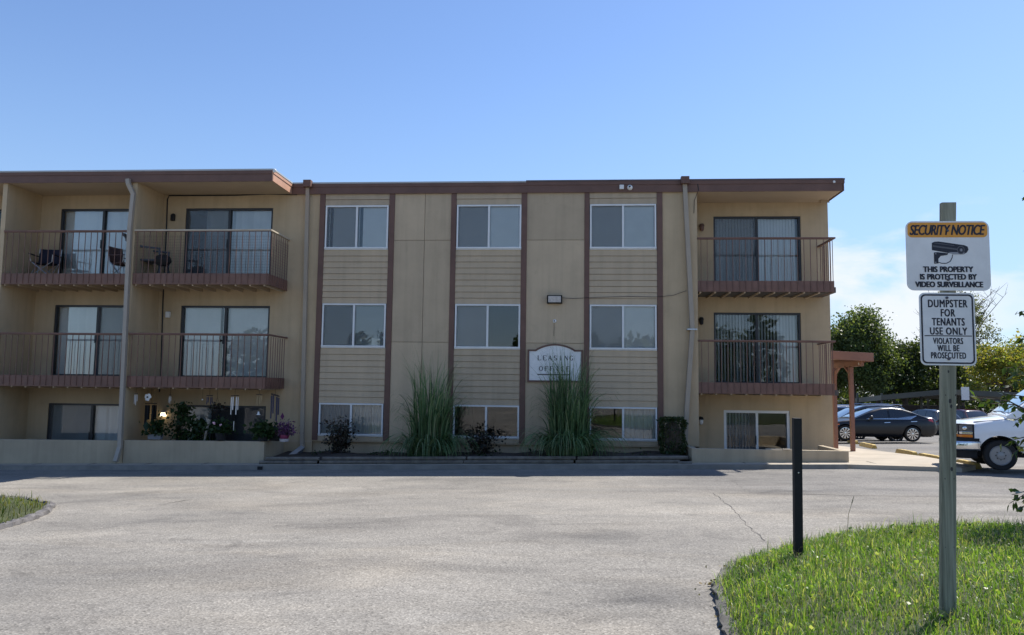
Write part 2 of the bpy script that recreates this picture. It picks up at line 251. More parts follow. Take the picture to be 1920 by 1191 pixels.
# ------------------------------------------------------------------ mesh helpers
WL = {}
def link(o, parent):
    COL.objects.link(o)
    if parent is not None: o.parent = parent
    return o
def org(parent):
    return WL.get(parent.name, (Vector((0, 0, 0)))) if parent is not None else Vector((0, 0, 0))
def thing(name, label, cat, loc=(0, 0, 0), rz=0, group=None, kind=None):
    o = bpy.data.objects.new(name, None); COL.objects.link(o); o.location = loc; o.rotation_euler = (0, 0, rz); o.empty_display_size = 0.1
    tag(o, label, cat, group, kind); WL[o.name] = Vector(loc); return o
def tag(o, label=None, cat=None, group=None, kind=None):
    if label: o['label'] = label
    if cat: o['category'] = cat
    if group: o['group'] = group
    if kind: o['kind'] = kind
    return o
class MB:
    def __init__(s): s.v = []; s.f = []; s.m = []
    def add(s, vs, fs, mi=0):
        b = len(s.v); s.v += [tuple(map(float, p)) for p in vs]; s.f += [tuple(b+i for i in q) for q in fs]; s.m += [mi]*len(fs); return s
    def box(s, x0, x1, y0, y1, z0, z1, mi=0):
        v = [(x0, y0, z0), (x1, y0, z0), (x1, y1, z0), (x0, y1, z0), (x0, y0, z1), (x1, y0, z1), (x1, y1, z1), (x0, y1, z1)]
        return s.add(v, [(3, 2, 1, 0), (4, 5, 6, 7), (0, 1, 5, 4), (1, 2, 6, 5), (2, 3, 7, 6), (3, 0, 4, 7)], mi)
    def hexa(s, v, mi=0):
        return s.add(v, [(3, 2, 1, 0), (4, 5, 6, 7), (0, 1, 5, 4), (1, 2, 6, 5), (2, 3, 7, 6), (3, 0, 4, 7)], mi)
    def prism(s, poly, d, mi=0):
        # poly: list of 3D points (planar); d: extrusion vector
        n = len(poly); a = [tuple(p) for p in poly]; b = [tuple(p[i]+d[i] for i in range(3)) for p in poly]
        return s.add(a+b, [tuple(range(n))[::-1], tuple(range(n, 2*n))]+[(i, (i+1) % n, n+(i+1) % n, n+i) for i in range(n)], mi)
    def tube(s, pts, r, n=8, mi=0, square=False, up=None):
        pts = [Vector(p) for p in pts]; k = len(pts); rs = r if isinstance(r, (list, tuple)) else [r]*k
        vs = []; prev = None
        for i, p in enumerate(pts):
            t = (pts[min(i+1, k-1)]-pts[max(i-1, 0)]).normalized()
            if prev is None:
                a = Vector(up) if up else (Vector((0, 0, 1)) if abs(t.z) < 0.9 else Vector((1, 0, 0)))
                x = t.cross(a).normalized()
            else:
                x = (prev-t*prev.dot(t)).normalized()
            prev = x; y = t.cross(x)
            for j in range(n):
                an = 2*math.pi*(j+(0.5 if square else 0))/n
                rr = rs[i]*(1.414 if square else 1)
                vs.append(p+x*(math.cos(an)*rr)+y*(math.sin(an)*rr))
        fs = [(i*n+j, i*n+(j+1) % n, (i+1)*n+(j+1) % n, (i+1)*n+j) for i in range(k-1) for j in range(n)]
        fs += [tuple(range(n))[::-1], tuple(range((k-1)*n, k*n))]
        return s.add(vs, fs, mi)
    def lathe(s, prof, c=(0, 0, 0), n=24, axis='z', mi=0, cap=True):
        # prof: (r, h) pairs along axis
        vs = []
        for r, h in prof:
            for j in range(n):
                a = 2*math.pi*j/n; x, y = r*math.cos(a), r*math.sin(a)
                p = (x, y, h) if axis == 'z' else ((x, h, y) if axis == 'y' else (h, x, y))
                vs.append((c[0]+p[0], c[1]+p[1], c[2]+p[2]))
        k = len(prof)
        fs = [(i*n+j, i*n+(j+1) % n, (i+1)*n+(j+1) % n, (i+1)*n+j) for i in range(k-1) for j in range(n)]
        if cap and prof[0][0] > 1e-6: fs.append(tuple(range(n))[::-1])
        if cap and prof[-1][0] > 1e-6: fs.append(tuple(range((k-1)*n, k*n)))
        return s.add(vs, fs, mi)
    def ball(s, c, r, n=12, sq=(1, 1, 1), mi=0):
        vs = []; k = n//2
        for i in range(k+1):
            a = math.pi*i/k
            for j in range(n):
                b = 2*math.pi*j/n; vs.append((c[0]+sq[0]*r*math.sin(a)*math.cos(b), c[1]+sq[1]*r*math.sin(a)*math.sin(b), c[2]+sq[2]*r*math.cos(a)))
        return s.add(vs, [(i*n+j, i*n+(j+1) % n, (i+1)*n+(j+1) % n, (i+1)*n+j) for i in range(k) for j in range(n)], mi)
    def build(s, name, mat, parent=None, smooth=False, local=False, bevel=0.0, solid=0.0, fixn=True):
        me = bpy.data.meshes.new(name); o = Vector((0, 0, 0)) if local else org(parent)
        me.from_pydata([(p[0]-o.x, p[1]-o.y, p[2]-o.z) for p in s.v], [], s.f)
        for mt in (mat if isinstance(mat, (list, tuple)) else [mat]): me.materials.append(mt)
        me.polygons.foreach_set('material_index', s.m)
        if fixn or bevel:
            bm = bmesh.new(); bm.from_mesh(me)
            if fixn: bmesh.ops.recalc_face_normals(bm, faces=bm.faces)
            if bevel: bmesh.ops.bevel(bm, geom=[e for e in bm.edges if len(e.link_faces) == 2 and e.calc_face_angle(0) > 0.6], offset=bevel, segments=2, affect='EDGES', profile=0.6)
            bm.to_mesh(me); bm.free()
        if smooth:
            me.polygons.foreach_set('use_smooth', [True]*len(me.polygons)); me.set_sharp_from_angle(angle=R(40))
        ob = bpy.data.objects.new(name, me); link(ob, parent); WL[ob.name] = o; return ob
def grid_wall(mb, x0, x1, z0, z1, y0, y1, holes):
    xs = sorted({x0, x1, *[h[0] for h in holes], *[h[1] for h in holes]}); zs = sorted({z0, z1, *[h[2] for h in holes], *[h[3] for h in holes]})
    xs = [x for x in xs if x0 <= x <= x1]; zs = [z for z in zs if z0 <= z <= z1]
    for i in range(len(xs)-1):
        run = None
        for j in range(len(zs)-1):
            cx, cz = (xs[i]+xs[i+1])/2, (zs[j]+zs[j+1])/2
            hole = any(h[0] < cx < h[1] and h[2] < cz < h[3] for h in holes)
            if not hole: run = (run[0], zs[j+1]) if run else (zs[j], zs[j+1])
            if hole or j == len(zs)-2:
                if run: mb.box(xs[i], xs[i+1], y0, y1, run[0], run[1]); run = None
def np_mesh(name, co, quads, mat, parent=None, smooth=False):
    me = bpy.data.meshes.new(name); co = np.asarray(co, np.float32)-np.array(org(parent), np.float32); quads = np.asarray(quads, np.int32)
    k = quads.shape[1]
    me.vertices.add(len(co)); me.vertices.foreach_set('co', co.ravel())
    me.loops.add(quads.size); me.loops.foreach_set('vertex_index', quads.ravel())
    me.polygons.add(len(quads)); me.polygons.foreach_set('loop_start', np.arange(0, quads.size, k, dtype=np.int32))
    me.update(calc_edges=True); me.materials.append(mat)
    if smooth: me.polygons.foreach_set('use_smooth', [True]*len(me.polygons))
    o = bpy.data.objects.new(name, me); link(o, parent); WL[o.name] = org(parent); return o
def unit(a): return a/np.maximum(np.linalg.norm(a, axis=-1, keepdims=True), 1e-9)
def leaves(name, P, size, mat, parent=None, elong=1.6, up=0.0, out=None, var=0.35):
    P = np.asarray(P, float); n = len(P); rng = RNG
    d = rng.normal(size=(n, 3)); d[:, 2] -= up*0.6
    if out is not None: d += out
    d = unit(d); nrm = rng.normal(size=(n, 3)); nrm[:, 2] += up
    s = unit(np.cross(d, nrm)); q = np.cross(s, d)
    z = size*np.exp(rng.normal(size=(n, 1))*var); wv = z/elong
    a = P; b = P+d*z*0.45+s*wv*0.5+q*z*0.06; c = P+d*z; e = P+d*z*0.45-s*wv*0.5+q*z*0.06
    co = np.stack([a, b, c, e], 1).reshape(-1, 3); qd = np.arange(4*n).reshape(n, 4)
    return np_mesh(name, co, qd, mat, parent)
def ribbon_blades(name, base, dirv, length, width, bend, mat, parent=None, seg=4, twist=None, pw=1.4):
    # arching blades; base (n,3), dirv (n,2) lean direction, bend = horizontal reach fraction
    n = len(base); ts = np.linspace(0, 1, seg+1); co = []
    h = np.stack([dirv[:, 0], dirv[:, 1], np.zeros(n)], 1); side = np.stack([-dirv[:, 1], dirv[:, 0], np.zeros(n)], 1)
    if twist is not None:
        side = side*np.cos(twist)[:, None]+h*np.sin(twist)[:, None]
    for t in ts:
        ang = bend*(t**1.3)
        x = length*bend*0.0
        # integrate along the arc
        hx = np.zeros(n); hz = np.zeros(n)
        for k in range(8):
            tt = t*(k+0.5)/8; a = bend*tt**pw; hx += np.sin(a)*t/8; hz += np.cos(a)*t/8
        p = base+h*(hx*length)[:, None]+np.array([0, 0, 1])*(hz*length)[:, None]
        wd = width*(1-t**2.2)*0.5+width*0.03
        co += [p-side*wd[:, None], p+side*wd[:, None]]
    co = np.stack(co, 1)  # n, 2(seg+1), 3
    k = 2*(seg+1); q = np.array([[2*i, 2*i+1, 2*i+3, 2*i+2] for i in range(seg)])
    qd = (q[None]+np.arange(n)[:, None, None]*k).reshape(-1, 4)
    return np_mesh(name, co.reshape(-1, 3), qd, mat, parent, True)
def text_mesh(txt, bold=0.0, shear=0.0, spacing=1.0, wordsp=1.0):
    cu = bpy.data.curves.new('lettering', 'FONT'); cu.body = txt; cu.offset = bold; cu.shear = shear; cu.space_character = spacing; cu.space_word = wordsp; cu.resolution_u = 3
    ob = bpy.data.objects.new('lettering', cu); COL.objects.link(ob); dg = bpy.context.evaluated_depsgraph_get()
    me = bpy.data.meshes.new_from_object(ob.evaluated_get(dg)); bpy.data.objects.remove(ob)
    v = np.array([tuple(x.co) for x in me.vertices]); f = [tuple(p.vertices) for p in me.polygons]
    bpy.data.meshes.remove(me); bpy.data.curves.remove(cu); return v, f
def put_text(mb, txt, cx, cz, wd, ht, frame, bold=0.0, shear=0.0, spacing=1.0, mi=0, wordsp=1.0):
    # frame: function (u, v, d) -> 3D point
    v, f = text_mesh(txt, 0.0, shear, spacing, wordsp); mn, mx = v.min(0), v.max(0)
    u = (v[:, 0]-(mn[0]+mx[0])/2)/(mx[0]-mn[0])*wd+cx; q = (v[:, 1]-(mn[1]+mx[1])/2)/(mx[1]-mn[1])*ht+cz
    for k_, (du, dv) in enumerate(((0, 0), (bold*ht, 0.3*bold*ht), (-bold*ht, -0.3*bold*ht), (bold*ht, -0.5*bold*ht), (-bold*ht, 0.5*bold*ht))): mb.add([frame(a+du, b+dv, 0.0008+0.00008*k_) for a, b in zip(u, q)], f, mi)
# ================================================================== THE SETTING
def structure(o): o['kind'] = 'structure'; return o
gx = np.concatenate([np.linspace(-900, -45, 8), np.linspace(-40, 40, 41), np.linspace(45, 900, 8)])
gy = np.concatenate([np.linspace(-300, -45, 5), np.linspace(-40, 80, 61), np.linspace(90, 1500, 10)])
GX, GY = np.meshgrid(gx, gy); GZ = gz(GX, GY)
nx, ny = len(gx), len(gy)
qd = [(j*nx+i, j*nx+i+1, (j+1)*nx+i+1, (j+1)*nx+i) for j in range(ny-1) for i in range(nx-1)]
structure(np_mesh('asphalt_lot', np.stack([GX, GY, GZ], -1).reshape(-1, 3), qd, M['asphalt']))
def slab(name, poly, top, mat, bottom=-0.3):
    # a paved sheet following the ground, its rim a real step
    mb = MB(); n = len(poly)
    t = [(x, y, gz(x, y)+top) for x, y in poly]; b = [(x, y, gz(x, y)+bottom) for x, y in poly]
    mb.add(t+b, [tuple(range(n))]+[(i, n+i, n+(i+1) % n, (i+1) % n) for i in range(n)])
    return mb.build(name, mat)
# concrete walk along the building, widening at its right end
walk = [(-22, -2.12), (-7.9, -2.12), (3.0, -2.12), (6.65, -2.14), (8.75, -3.10), (9.35, -2.5), (9.55, 0.5), (9.75, 5.0), (10.2, 11.0), (7.6, 14.0), (7.6, 1.3), (3.2, -1.2), (-7.9, -1.2), (-22, -1.2)]
sw = structure(slab('sidewalk', walk, 0.10, [M['concrete']]))
mb = MB()
for x in np.arange(-20, 9, 1.52):
    y0 = -2.12 if x < 6.6 else -2.12-(x-6.6)*0.46; mb.box(x, x+0.012, y0+0.32, min(-1.3, y0+1.4), gz(x, -1.8)+0.098, gz(x, -1.8)+0.103)
structure(mb.build('sidewalk_joint', M['crack']))
mb = MB()
xs = np.linspace(-22, 6.6, 60)
for a, b in zip(xs[:-1], xs[1:]):
    mb.hexa([(a, -2.26, gz(a, -2.2)-0.2), (b, -2.26, gz(b, -2.2)-0.2), (b, -2.125, gz(b, -2.2)-0.2), (a, -2.125, gz(a, -2.2)-0.2), (a, -2.23, gz(a, -2.2)+0.106), (b, -2.23, gz(b, -2.2)+0.106), (b, -2.125, gz(b, -2.2)+0.106), (a, -2.125, gz(a, -2.2)+0.106)])
structure(mb.build('kerb', M['kerb']))
# dark drain mouth in the kerb
p = at(487, 877, -2.27); mb = MB(); mb.box(p[0]-0.06, p[0]+0.06, -2.275, -2.24, gz(p[0], -2.2)+0.0, gz(p[0], -2.2)+0.085); structure(mb.build('kerb_drain_opening', M['black']))
# planting bed soil
mb = MB(); xs = np.linspace(-7.75, 3.0, 40); ys = np.linspace(-1.62, 0.02, 8); v = []; f = []
for j, y in enumerate(ys):
    for i, x in enumerate(xs): v.append((x, y, gz(x, -1.6)+0.21+0.05*math.sin(x*3.1+y*2)*math.sin(x*1.3)+(0.05 if j else 0)))
for j in range(7):
    for i in range(39): f.append((j*40+i, j*40+i+1, j*40+41+i, j*40+40+i))
mb.add(v, f); structure(mb.build('planting_bed', M['soil'], smooth=True))
# cracks and seams of the asphalt
def crack(name, pts, wd, jit=0.05, step=0.15):
    P = [Vector((x, y, 0)) for x, y in pts]; q = []
    for a, b in zip(P[:-1], P[1:]):
        k = max(2, int((b-a).length/step))
        q += [a.lerp(b, i/k) for i in range(k)]
    q.append(P[-1]); q = [p+Vector((random.gauss(0, jit), random.gauss(0, jit), 0)) for p in q]
    mb = MB(); v = []
    for i, p in enumerate(q):
        t = (q[min(i+1, len(q)-1)]-q[max(i-1, 0)]).normalized(); s = Vector((-t.y, t.x, 0))*wd*random.uniform(0.3, 1.0)
        for e in (p-s, p+s): v.append((e.x, e.y, gz(e.x, e.y)+0.004))
    mb.add(v, [(2*i, 2*i+1, 2*i+3, 2*i+2) for i in range(len(q)-1)])
    return structure(mb.build(name, M['crack']))
g = lambda px, py: tuple(gr(px, py)[:2])
crack('asphalt_crack', [g(1337, 925), g(1372, 952), g(1405, 988), g(1432, 1014)], 0.006, 0.016)
crack('asphalt_crack', [g(1372, 902), g(1392, 914), g(1404, 923)], 0.005, 0.02)
crack('asphalt_crack', [g(1345, 925), g(1500, 927), g(1700, 931), g(1915, 933)], 0.016, 0.02, 0.4)
crack('asphalt_crack', [g(290, 948), g(330, 941), g(356, 938)], 0.012, 0.03)
# ================================================================== THE APARTMENT BUILDING
B = thing('apartment_building', 'three storey tan stucco apartment block with brown trim and iron balconies', 'apartment building', (-2.0, 0.0, 0.0))
ZT = 7.42; ZR = 7.725
COLX = [-6.904, -3.138, 0.586]; WW = 1.815; WT = [7.072, 4.269, 1.485]; WB = [5.827, 3.046, 0.602]
STR = [(-7.08, -6.925), (-5.073, -4.918), (-3.303, -3.156), (-1.321, -1.167), (0.436, 0.572), (2.42, 2.573)]
XL, XC, XR, XE = -19.2, -7.85, 3.515, 7.45
def doors_of(x0, x1, hs): return [(x0, x1, a, b) for a, b in hs]
DH = [(4.90, 7.02), (2.15, 4.195), (-0.62, 1.37)]
D_A = doors_of(-14.82, -12.24, DH); D_B = [(-11.043, -8.455, *DH[0]), (-11.035, -8.432, *DH[1]), (-11.0, -8.432, *DH[2])]; D_Z = doors_of(-18.95, -16.62, DH)
D_R = [(4.20, 6.68, 4.93, 7.013), (4.178, 6.626, 2.17, 4.201), (4.43, 6.264, -0.5, 1.41)]
# main wall, left wing
mb = MB(); grid_wall(mb, XL, -7.08, -1.2, ZT, 0.0, 0.2, D_A+D_B+D_Z); mb.build('wall', M['stucco'], B)
mb = MB(); mb.box(2.573, XR, 0.0, 0.2, 0.30, ZT); mb.box(XR-0.2, XR, 0.2, 1.3, -0.3, ZT); mb.build('wall', M['stucco'], B)
mb = MB(); grid_wall(mb, XR-0.15, XE, -0.6, ZT, 1.3, 1.5, D_R); mb.box(XE-0.2, XE, 1.5, 11.5, -1.2, ZT); mb.box(XL, XE-0.2, 11.3, 11.5, -1.5, ZT); mb.box(XL-0.2, XL, 0, 11.5, -1.5, ZT); mb.build('wall', M['stucco'], B)
mb = MB(); mb.box(-7.08, 3.1, 0.10, 0.3, -0.8, 0.425); mb.box(-7.08, XR, 0.0, 0.3, 0.425, 0.46); mb.box(-7.80, -7.08, -0.005, 0.0, 0.40, 0.44); mb.box(3.1, XR-0.2, 0.06, 0.3, -0.8, 0.425); mb.build('foundation', M['siding'], B)
# fins between the left balconies
for a, b in ((-11.84, -11.71), (-15.56, -15.43)):
    mb = MB(); mb.box(a, b, -1.40, 0.0, -1.0, ZT); mb.build('partition_wall', M['stucco'], B)
# trim boards, siding and flat panels of the centre
for a, b in STR:
    mb = MB(); mb.box(a, b, -0.035, 0.02, 0.46, ZT); mb.build('trim_board', M['brown'], B, bevel=0.004)
def siding(x0, x1, z0, z1):
    mb = MB(); k = max(1, round((z1-z0)/0.178)); h = (z1-z0)/k
    for i in range(k):
        a, b = z0+i*h, z0+(i+1)*h-(0.008 if i < k-1 else 0); jz = random.uniform(-0.0015, 0.0015)
        mb.hexa([(x0, -0.026+jz, a), (x1, -0.026-jz, a), (x1, 0.03, a), (x0, 0.03, a), (x0, -0.010, b-0.001), (x1, -0.010, b-0.001), (x1, 0.03, b-0.001), (x0, 0.03, b-0.001)])
    return mb.build('siding_panel', M['siding'], B)
for c in range(3):
    x0, x1 = STR[2*c][1]+0.002, STR[2*c+1][0]-0.002
    siding(x0, x1, WT[0]+0.005, ZT); siding(x0, x1, WT[1]+0.005, WB[0]-0.03); siding(x0, x1, WT[2]+0.005, WB[1]-0.03)
    mb = MB(); mb.box(x0, x1, -0.012, 0.03, 0.462, WB[2]-0.03); mb.build('siding_panel', M['siding'], B)
for c, (x0, x1) in enumerate(((STR[1][1], STR[2][0]), (STR[3][1], STR[4][0]))):
    x0 += 0.002; x1 -= 0.002; xm = (x0+x1)/2+(0.0 if c else 0.06)
    zs = [(0.462, 3.195), (3.208, 6.066), (6.078, ZT)]
    for z0, z1 in zs:
        for a, b in ((x0, xm-0.006), (xm+0.006, x1)):
            if c and z0 > 1:
                if a > x0: continue
                b = x1
            mb = MB(); mb.box(a, b, -0.008, 0.03, z0, z1); mb.build('wall_panel', M['siding'], B)
holes = [(COLX[c]-0.02, COLX[c]+WW+0.02, WB[r]-0.02, WT[r]+0.02) for c in range(3) for r in range(3)]
mb = MB(); grid_wall(mb, -7.08, 2.573, 0.46, ZT, 0.034, 0.2, holes); mb.build('wall', M['siding'], B)
# roof: one deck, stepping forward over the left balconies
mb = MB(); mb.box(XL-0.3, -7.93, -1.44, 11.6, ZT+0.02, ZR-0.02); mb.box(-7.93, XE-0.04, -0.04, 11.6, ZT+0.02, ZR-0.02); roof = mb.build('roof', M['roof'], B)
mb = MB(); mb.box(XL-0.3, -7.93, -1.42, -0.002, ZT-0.005, ZT+0.018); mb.build('soffit', M['soffit'], B)
mb = MB(); mb.box(XR-0.1, XE-0.06, 0.0, 1.298, ZT-0.005, ZT+0.018); mb.build('soffit', M['soffit'], B)
def fascia(x0, y0, x1, y1, z0, z1, nrm, parent=B, mat='brown'):
    # two stepped boards and the metal drip edge above
    mb = MB(); nx_, ny_ = nrm; zm = z0+(z1-z0)*0.62
    def bd(o0, o1, za, zb, mi=0):
        q = [(x0+nx_*o1, y0+ny_*o1), (x1+nx_*o1, y1+ny_*o1), (x1+nx_*o0, y1+ny_*o0), (x0+nx_*o0, y0+ny_*o0)]
        mb.hexa([(*p, za) for p in q]+[(*p, zb) for p in q], mi)
    bd(0, 0.03, z0, zm); bd(0, 0.045, zm+0.001, z1-0.03)
    o = mb.build('fascia_board', M[mat], parent, bevel=0.003)
    mb = MB(); bd(-0.02, 0.055, z1-0.03, z1+0.012); mb.build('drip_edge', M['drip'] if x0 < -5 else M['drip2'], o); return o
M['drip2'] = paint('brown_edge_metal', (0.10, 0.075, 0.075), 0.5, 0.25, 1.2)
fascia(XL-0.3, -1.44, -7.93, -1.44, ZT-0.02, ZR, (0, -1))
M['peach'] = paint('peach_tan_board', (0.52, 0.29, 0.19), 0.65, 0.1, 3.0, 0.1, 25)  # end board of the left roof is peach, the front boards stay brown
fascia(-7.928, -1.485, -7.928, -0.09, ZT-0.02, ZR, (1, 0), mat='peach')
fascia(-7.93, -0.04, -1.2, -0.04, ZT-0.02, ZR-0.002, (0, -1))
fascia(-1.198, -0.04, XE-0.04, -0.04, ZT-0.02, ZR+0.014, (0, -1))
fascia(XE-0.038, -0.085, XE-0.038, 11.6, ZT-0.02, ZR+0.012, (1, 0))
# rooms behind the windows
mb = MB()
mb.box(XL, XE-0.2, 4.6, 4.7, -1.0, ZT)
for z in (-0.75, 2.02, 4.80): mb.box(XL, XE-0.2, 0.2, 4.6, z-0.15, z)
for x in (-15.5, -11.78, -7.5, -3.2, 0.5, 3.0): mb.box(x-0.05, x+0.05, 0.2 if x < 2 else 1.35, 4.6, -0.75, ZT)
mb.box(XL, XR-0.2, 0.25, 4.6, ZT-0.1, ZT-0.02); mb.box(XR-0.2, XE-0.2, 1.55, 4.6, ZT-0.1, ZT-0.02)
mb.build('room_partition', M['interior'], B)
# ---- sash windows of the centre
def window(c, r, style):
    x0, x1, z0, z1 = COLX[c], COLX[c]+WW, WB[r], WT[r]; xm = (x0+x1)/2+0.0; t = 0.045
    mb = MB(); yf, yb = -0.045, 0.05
    mb.box(x0, x1, yf, yb, z1-t, z1); mb.box(x0-0.006, x1+0.006, yf-0.012, yb, z0, z0+t); mb.box(x0, x0+t, yf, yb, z0+t, z1-t); mb.box(x1-t, x1, yf, yb, z0+t, z1-t); mb.box(xm-0.028, xm+0.028, yf+0.004, yb, z0+t, z1-t)
    mb.box(x0-0.006, x1+0.006, yf+0.01, yb, z0-0.028, z0-0.001)
    W = mb.build('window', M['vinyl'], B, bevel=0.005)
    for a, b in ((x0+t, xm-0.028), (xm+0.028, x1-t)):
        g_ = MB(); g_.box(a, b, 0.0, 0.006, z0+t, z1-t); g_.build('pane', M['glass'], W)
    if style.get('screen', 1):
        q = MB(); q.box(x0+t, xm-0.028, -0.022, -0.020, z0+t, z1-t); q.build('insect_screen', M['screen'], W)
    for k, (a, b) in enumerate(((x0+t, xm), (xm, x1-t))):
        kind = style['blind'][k]
        if kind == 'sheet':
            q = MB(); q.box(a, b, 0.075, 0.079, z0, z1); q.build('blind', M['blind'], W)
        elif kind == 'part':   # drape pulled part way
            q = MB(); a2 = a+(b-a)*0.18; q.box(a2, b, 0.075, 0.079, z0, z1); q.tube([(a+0.05, 0.09, z0), (a+0.05, 0.09, z1)], 0.012, 6); q.build('blind', M['blind'], W)
        elif kind == 'mini':
            q = MB()
            for z in np.arange(z0+0.02, z1-0.02, 0.026):
                q.hexa([(a, 0.07, z), (b, 0.07, z), (b, 0.09, z+0.016), (a, 0.09, z+0.016), (a, 0.07, z+0.0015), (b, 0.07, z+0.0015), (b, 0.09, z+0.0175), (a, 0.09, z+0.0175)])
            q.build('blind', M['blind'], W)
        elif kind == 'drape':
            q = MB(); n = 26; vs = []
            for i in range(n+1):
                x = a+(b-a)*i/n; y = 0.10+0.022*math.sin(i*1.9)+0.01*math.sin(i*0.7)
                vs += [(x, y, z0-0.05), (x, y, z1)]
            q.add(vs, [(2*i, 2*i+2, 2*i+3, 2*i+1) for i in range(n)]); q.build('curtain', M['blind2'], W, smooth=True, fixn=False)
    return W
ST = {(0, 0): ('part', 'part'), (1, 0): ('sheet', 'sheet'), (2, 0): ('sheet', 'sheet'), (0, 1): ('mini', 'mini'), (1, 1): ('sheet', 'none'), (2, 1): ('sheet', 'sheet'), (0, 2): ('drape', 'drape'), (1, 2): ('none', 'none'), (2, 2): ('none', 'drape')}
for k, v in ST.items(): Wn = window(*k, {'blind': v, 'screen': k[1] < 2 or k[0] == 0})
# white card standing in the first floor window
mb = MB(); x = COLX[0]+1.42; z = WB[1]+0.045; mb.prism([(x, 0.02, z), (x+0.26, 0.02, z), (x+0.24, 0.02, z+0.19), (x+0.01, 0.02, z+0.22)], (0, 0.012, 0)); tag(mb.build('window_card', M['white']), 'white card leaning inside first floor window above the bay with the thin dark shrub', 'card')
# ---- sliding doors
def vblinds(q, a, b, z0, z1, y, ang, step=0.088, wid=0.089, jit=6):
    for x in np.arange(a+0.03, b-0.02, step):
        t = R(ang+random.uniform(-jit, jit)); dx, dy = math.cos(t)*wid/2, math.sin(t)*wid/2; e = 0.002
        q.hexa([(x-dx, y-dy, z0), (x+dx, y+dy, z0), (x+dx, y+dy+e, z0), (x-dx, y-dy+e, z0), (x-dx, y-dy, z1), (x+dx, y+dy, z1), (x+dx, y+dy+e, z1), (x-dx, y-dy+e, z1)])
def slider(x0, x1, z0, z1, y, mat, style, blinds, screen=None, t=0.055, fixedmid=None):
    xm = (x0+x1)/2 if fixedmid is None else fixedmid; mb = MB(); yf, yb = y+0.02, y+0.13
    mb.box(x0, x1, yf, yb, z1-t, z1); mb.box(x0, x1, yf, yb, z0, z0+t); mb.box(x0, x0+t, yf, yb, z0+t, z1-t); mb.box(x1-t, x1, yf, yb, z0+t, z1-t); mb.box(xm-0.035, xm+0.035, yf+0.01, yb, z0+t, z1-t)
    D = mb.build('sliding_door', mat, B, bevel=0.004)
    for k, (a, b) in enumerate(((x0+t, xm-0.035), (xm+0.035, x1-t))):
        g_ = MB(); yy = y+0.06+0.03*k; g_.box(a, b, yy, yy+0.006, z0+t, z1-t); g_.build('pane', M['glass'], D)
    if screen is not None:
        a, b = ((x0+t, xm-0.035), (xm+0.035, x1-t))[screen]; q = MB(); q.box(a, b, y+0.034, y+0.036, z0+t, z1-t); q.build('insect_screen', M['screen'], D)
    for (f0, f1, ang, mt, jit) in blinds:
        q = MB(); vblinds(q, x0+(x1-x0)*f0, x0+(x1-x0)*f1, z0+0.03, z1-0.03, y+0.19, ang, jit=jit); q.build('vertical_blind', M[mt], D)
    h = MB(); h.box(xm-0.05, xm-0.028, yf-0.012, yf, z0+0.95, z0+1.2); h.build('handle', M['black'] if mat == M['vinyl'] else M['bronze'], D)
    return D
slider(*D_A[0], 0, M['bronze'], 0, [(0.02, 0.98, 22, 'blind', 9)])
slider(*D_B[0], 0, M['bronze'], 0, [(0.22, 0.55, 28, 'blind2', 12), (0.52, 0.98, 30, 'blind', 8)], 0)
slider(*D_A[1], 0, M['bronze'], 0, [(0.02, 0.98, 18, 'blind', 9)], 1)
slider(*D_B[1], 0, M['bronze'], 0, [(0.02, 0.44, 14, 'blind', 5), (0.46, 0.98, 6, 'blind', 2)])
slider(*D_A[2], 0, M['bronze'], 0, [(0.02, 0.5, 40, 'blind2', 5), (0.5, 0.98, 25, 'blind', 25)], 0)
slider(*D_B[2], 0, M['bronze'], 0, [(0.1, 0.4, 35, 'blind2', 12)], 1)
slider(*D_Z[0], 0, M['bronze'], 0, [(0.02, 0.98, 15, 'blind', 8)]); slider(*D_Z[1], 0, M['bronze'], 0, [(0.02, 0.98, 15, 'blind', 8)]); slider(*D_Z[2], 0, M['bronze'], 0, [(0.02, 0.98, 15, 'blind2', 8)])
slider(*D_R[0], 1.3, M['bronze'], 0, [(0.02, 0.5, 20, 'blind2', 6), (0.5, 0.98, 12, 'blind', 4)], 0)
slider(*D_R[1], 1.3, M['bronze'], 0, [(0.02, 0.98, 48, 'blind2', 8), (0.75, 0.98, 20, 'blind', 5)], None)
slider(*D_R[2], 1.3, M['vinyl'], 0, [(0.05, 0.45, 45, 'blind2', 10)], 0, 0.075, 5.36)
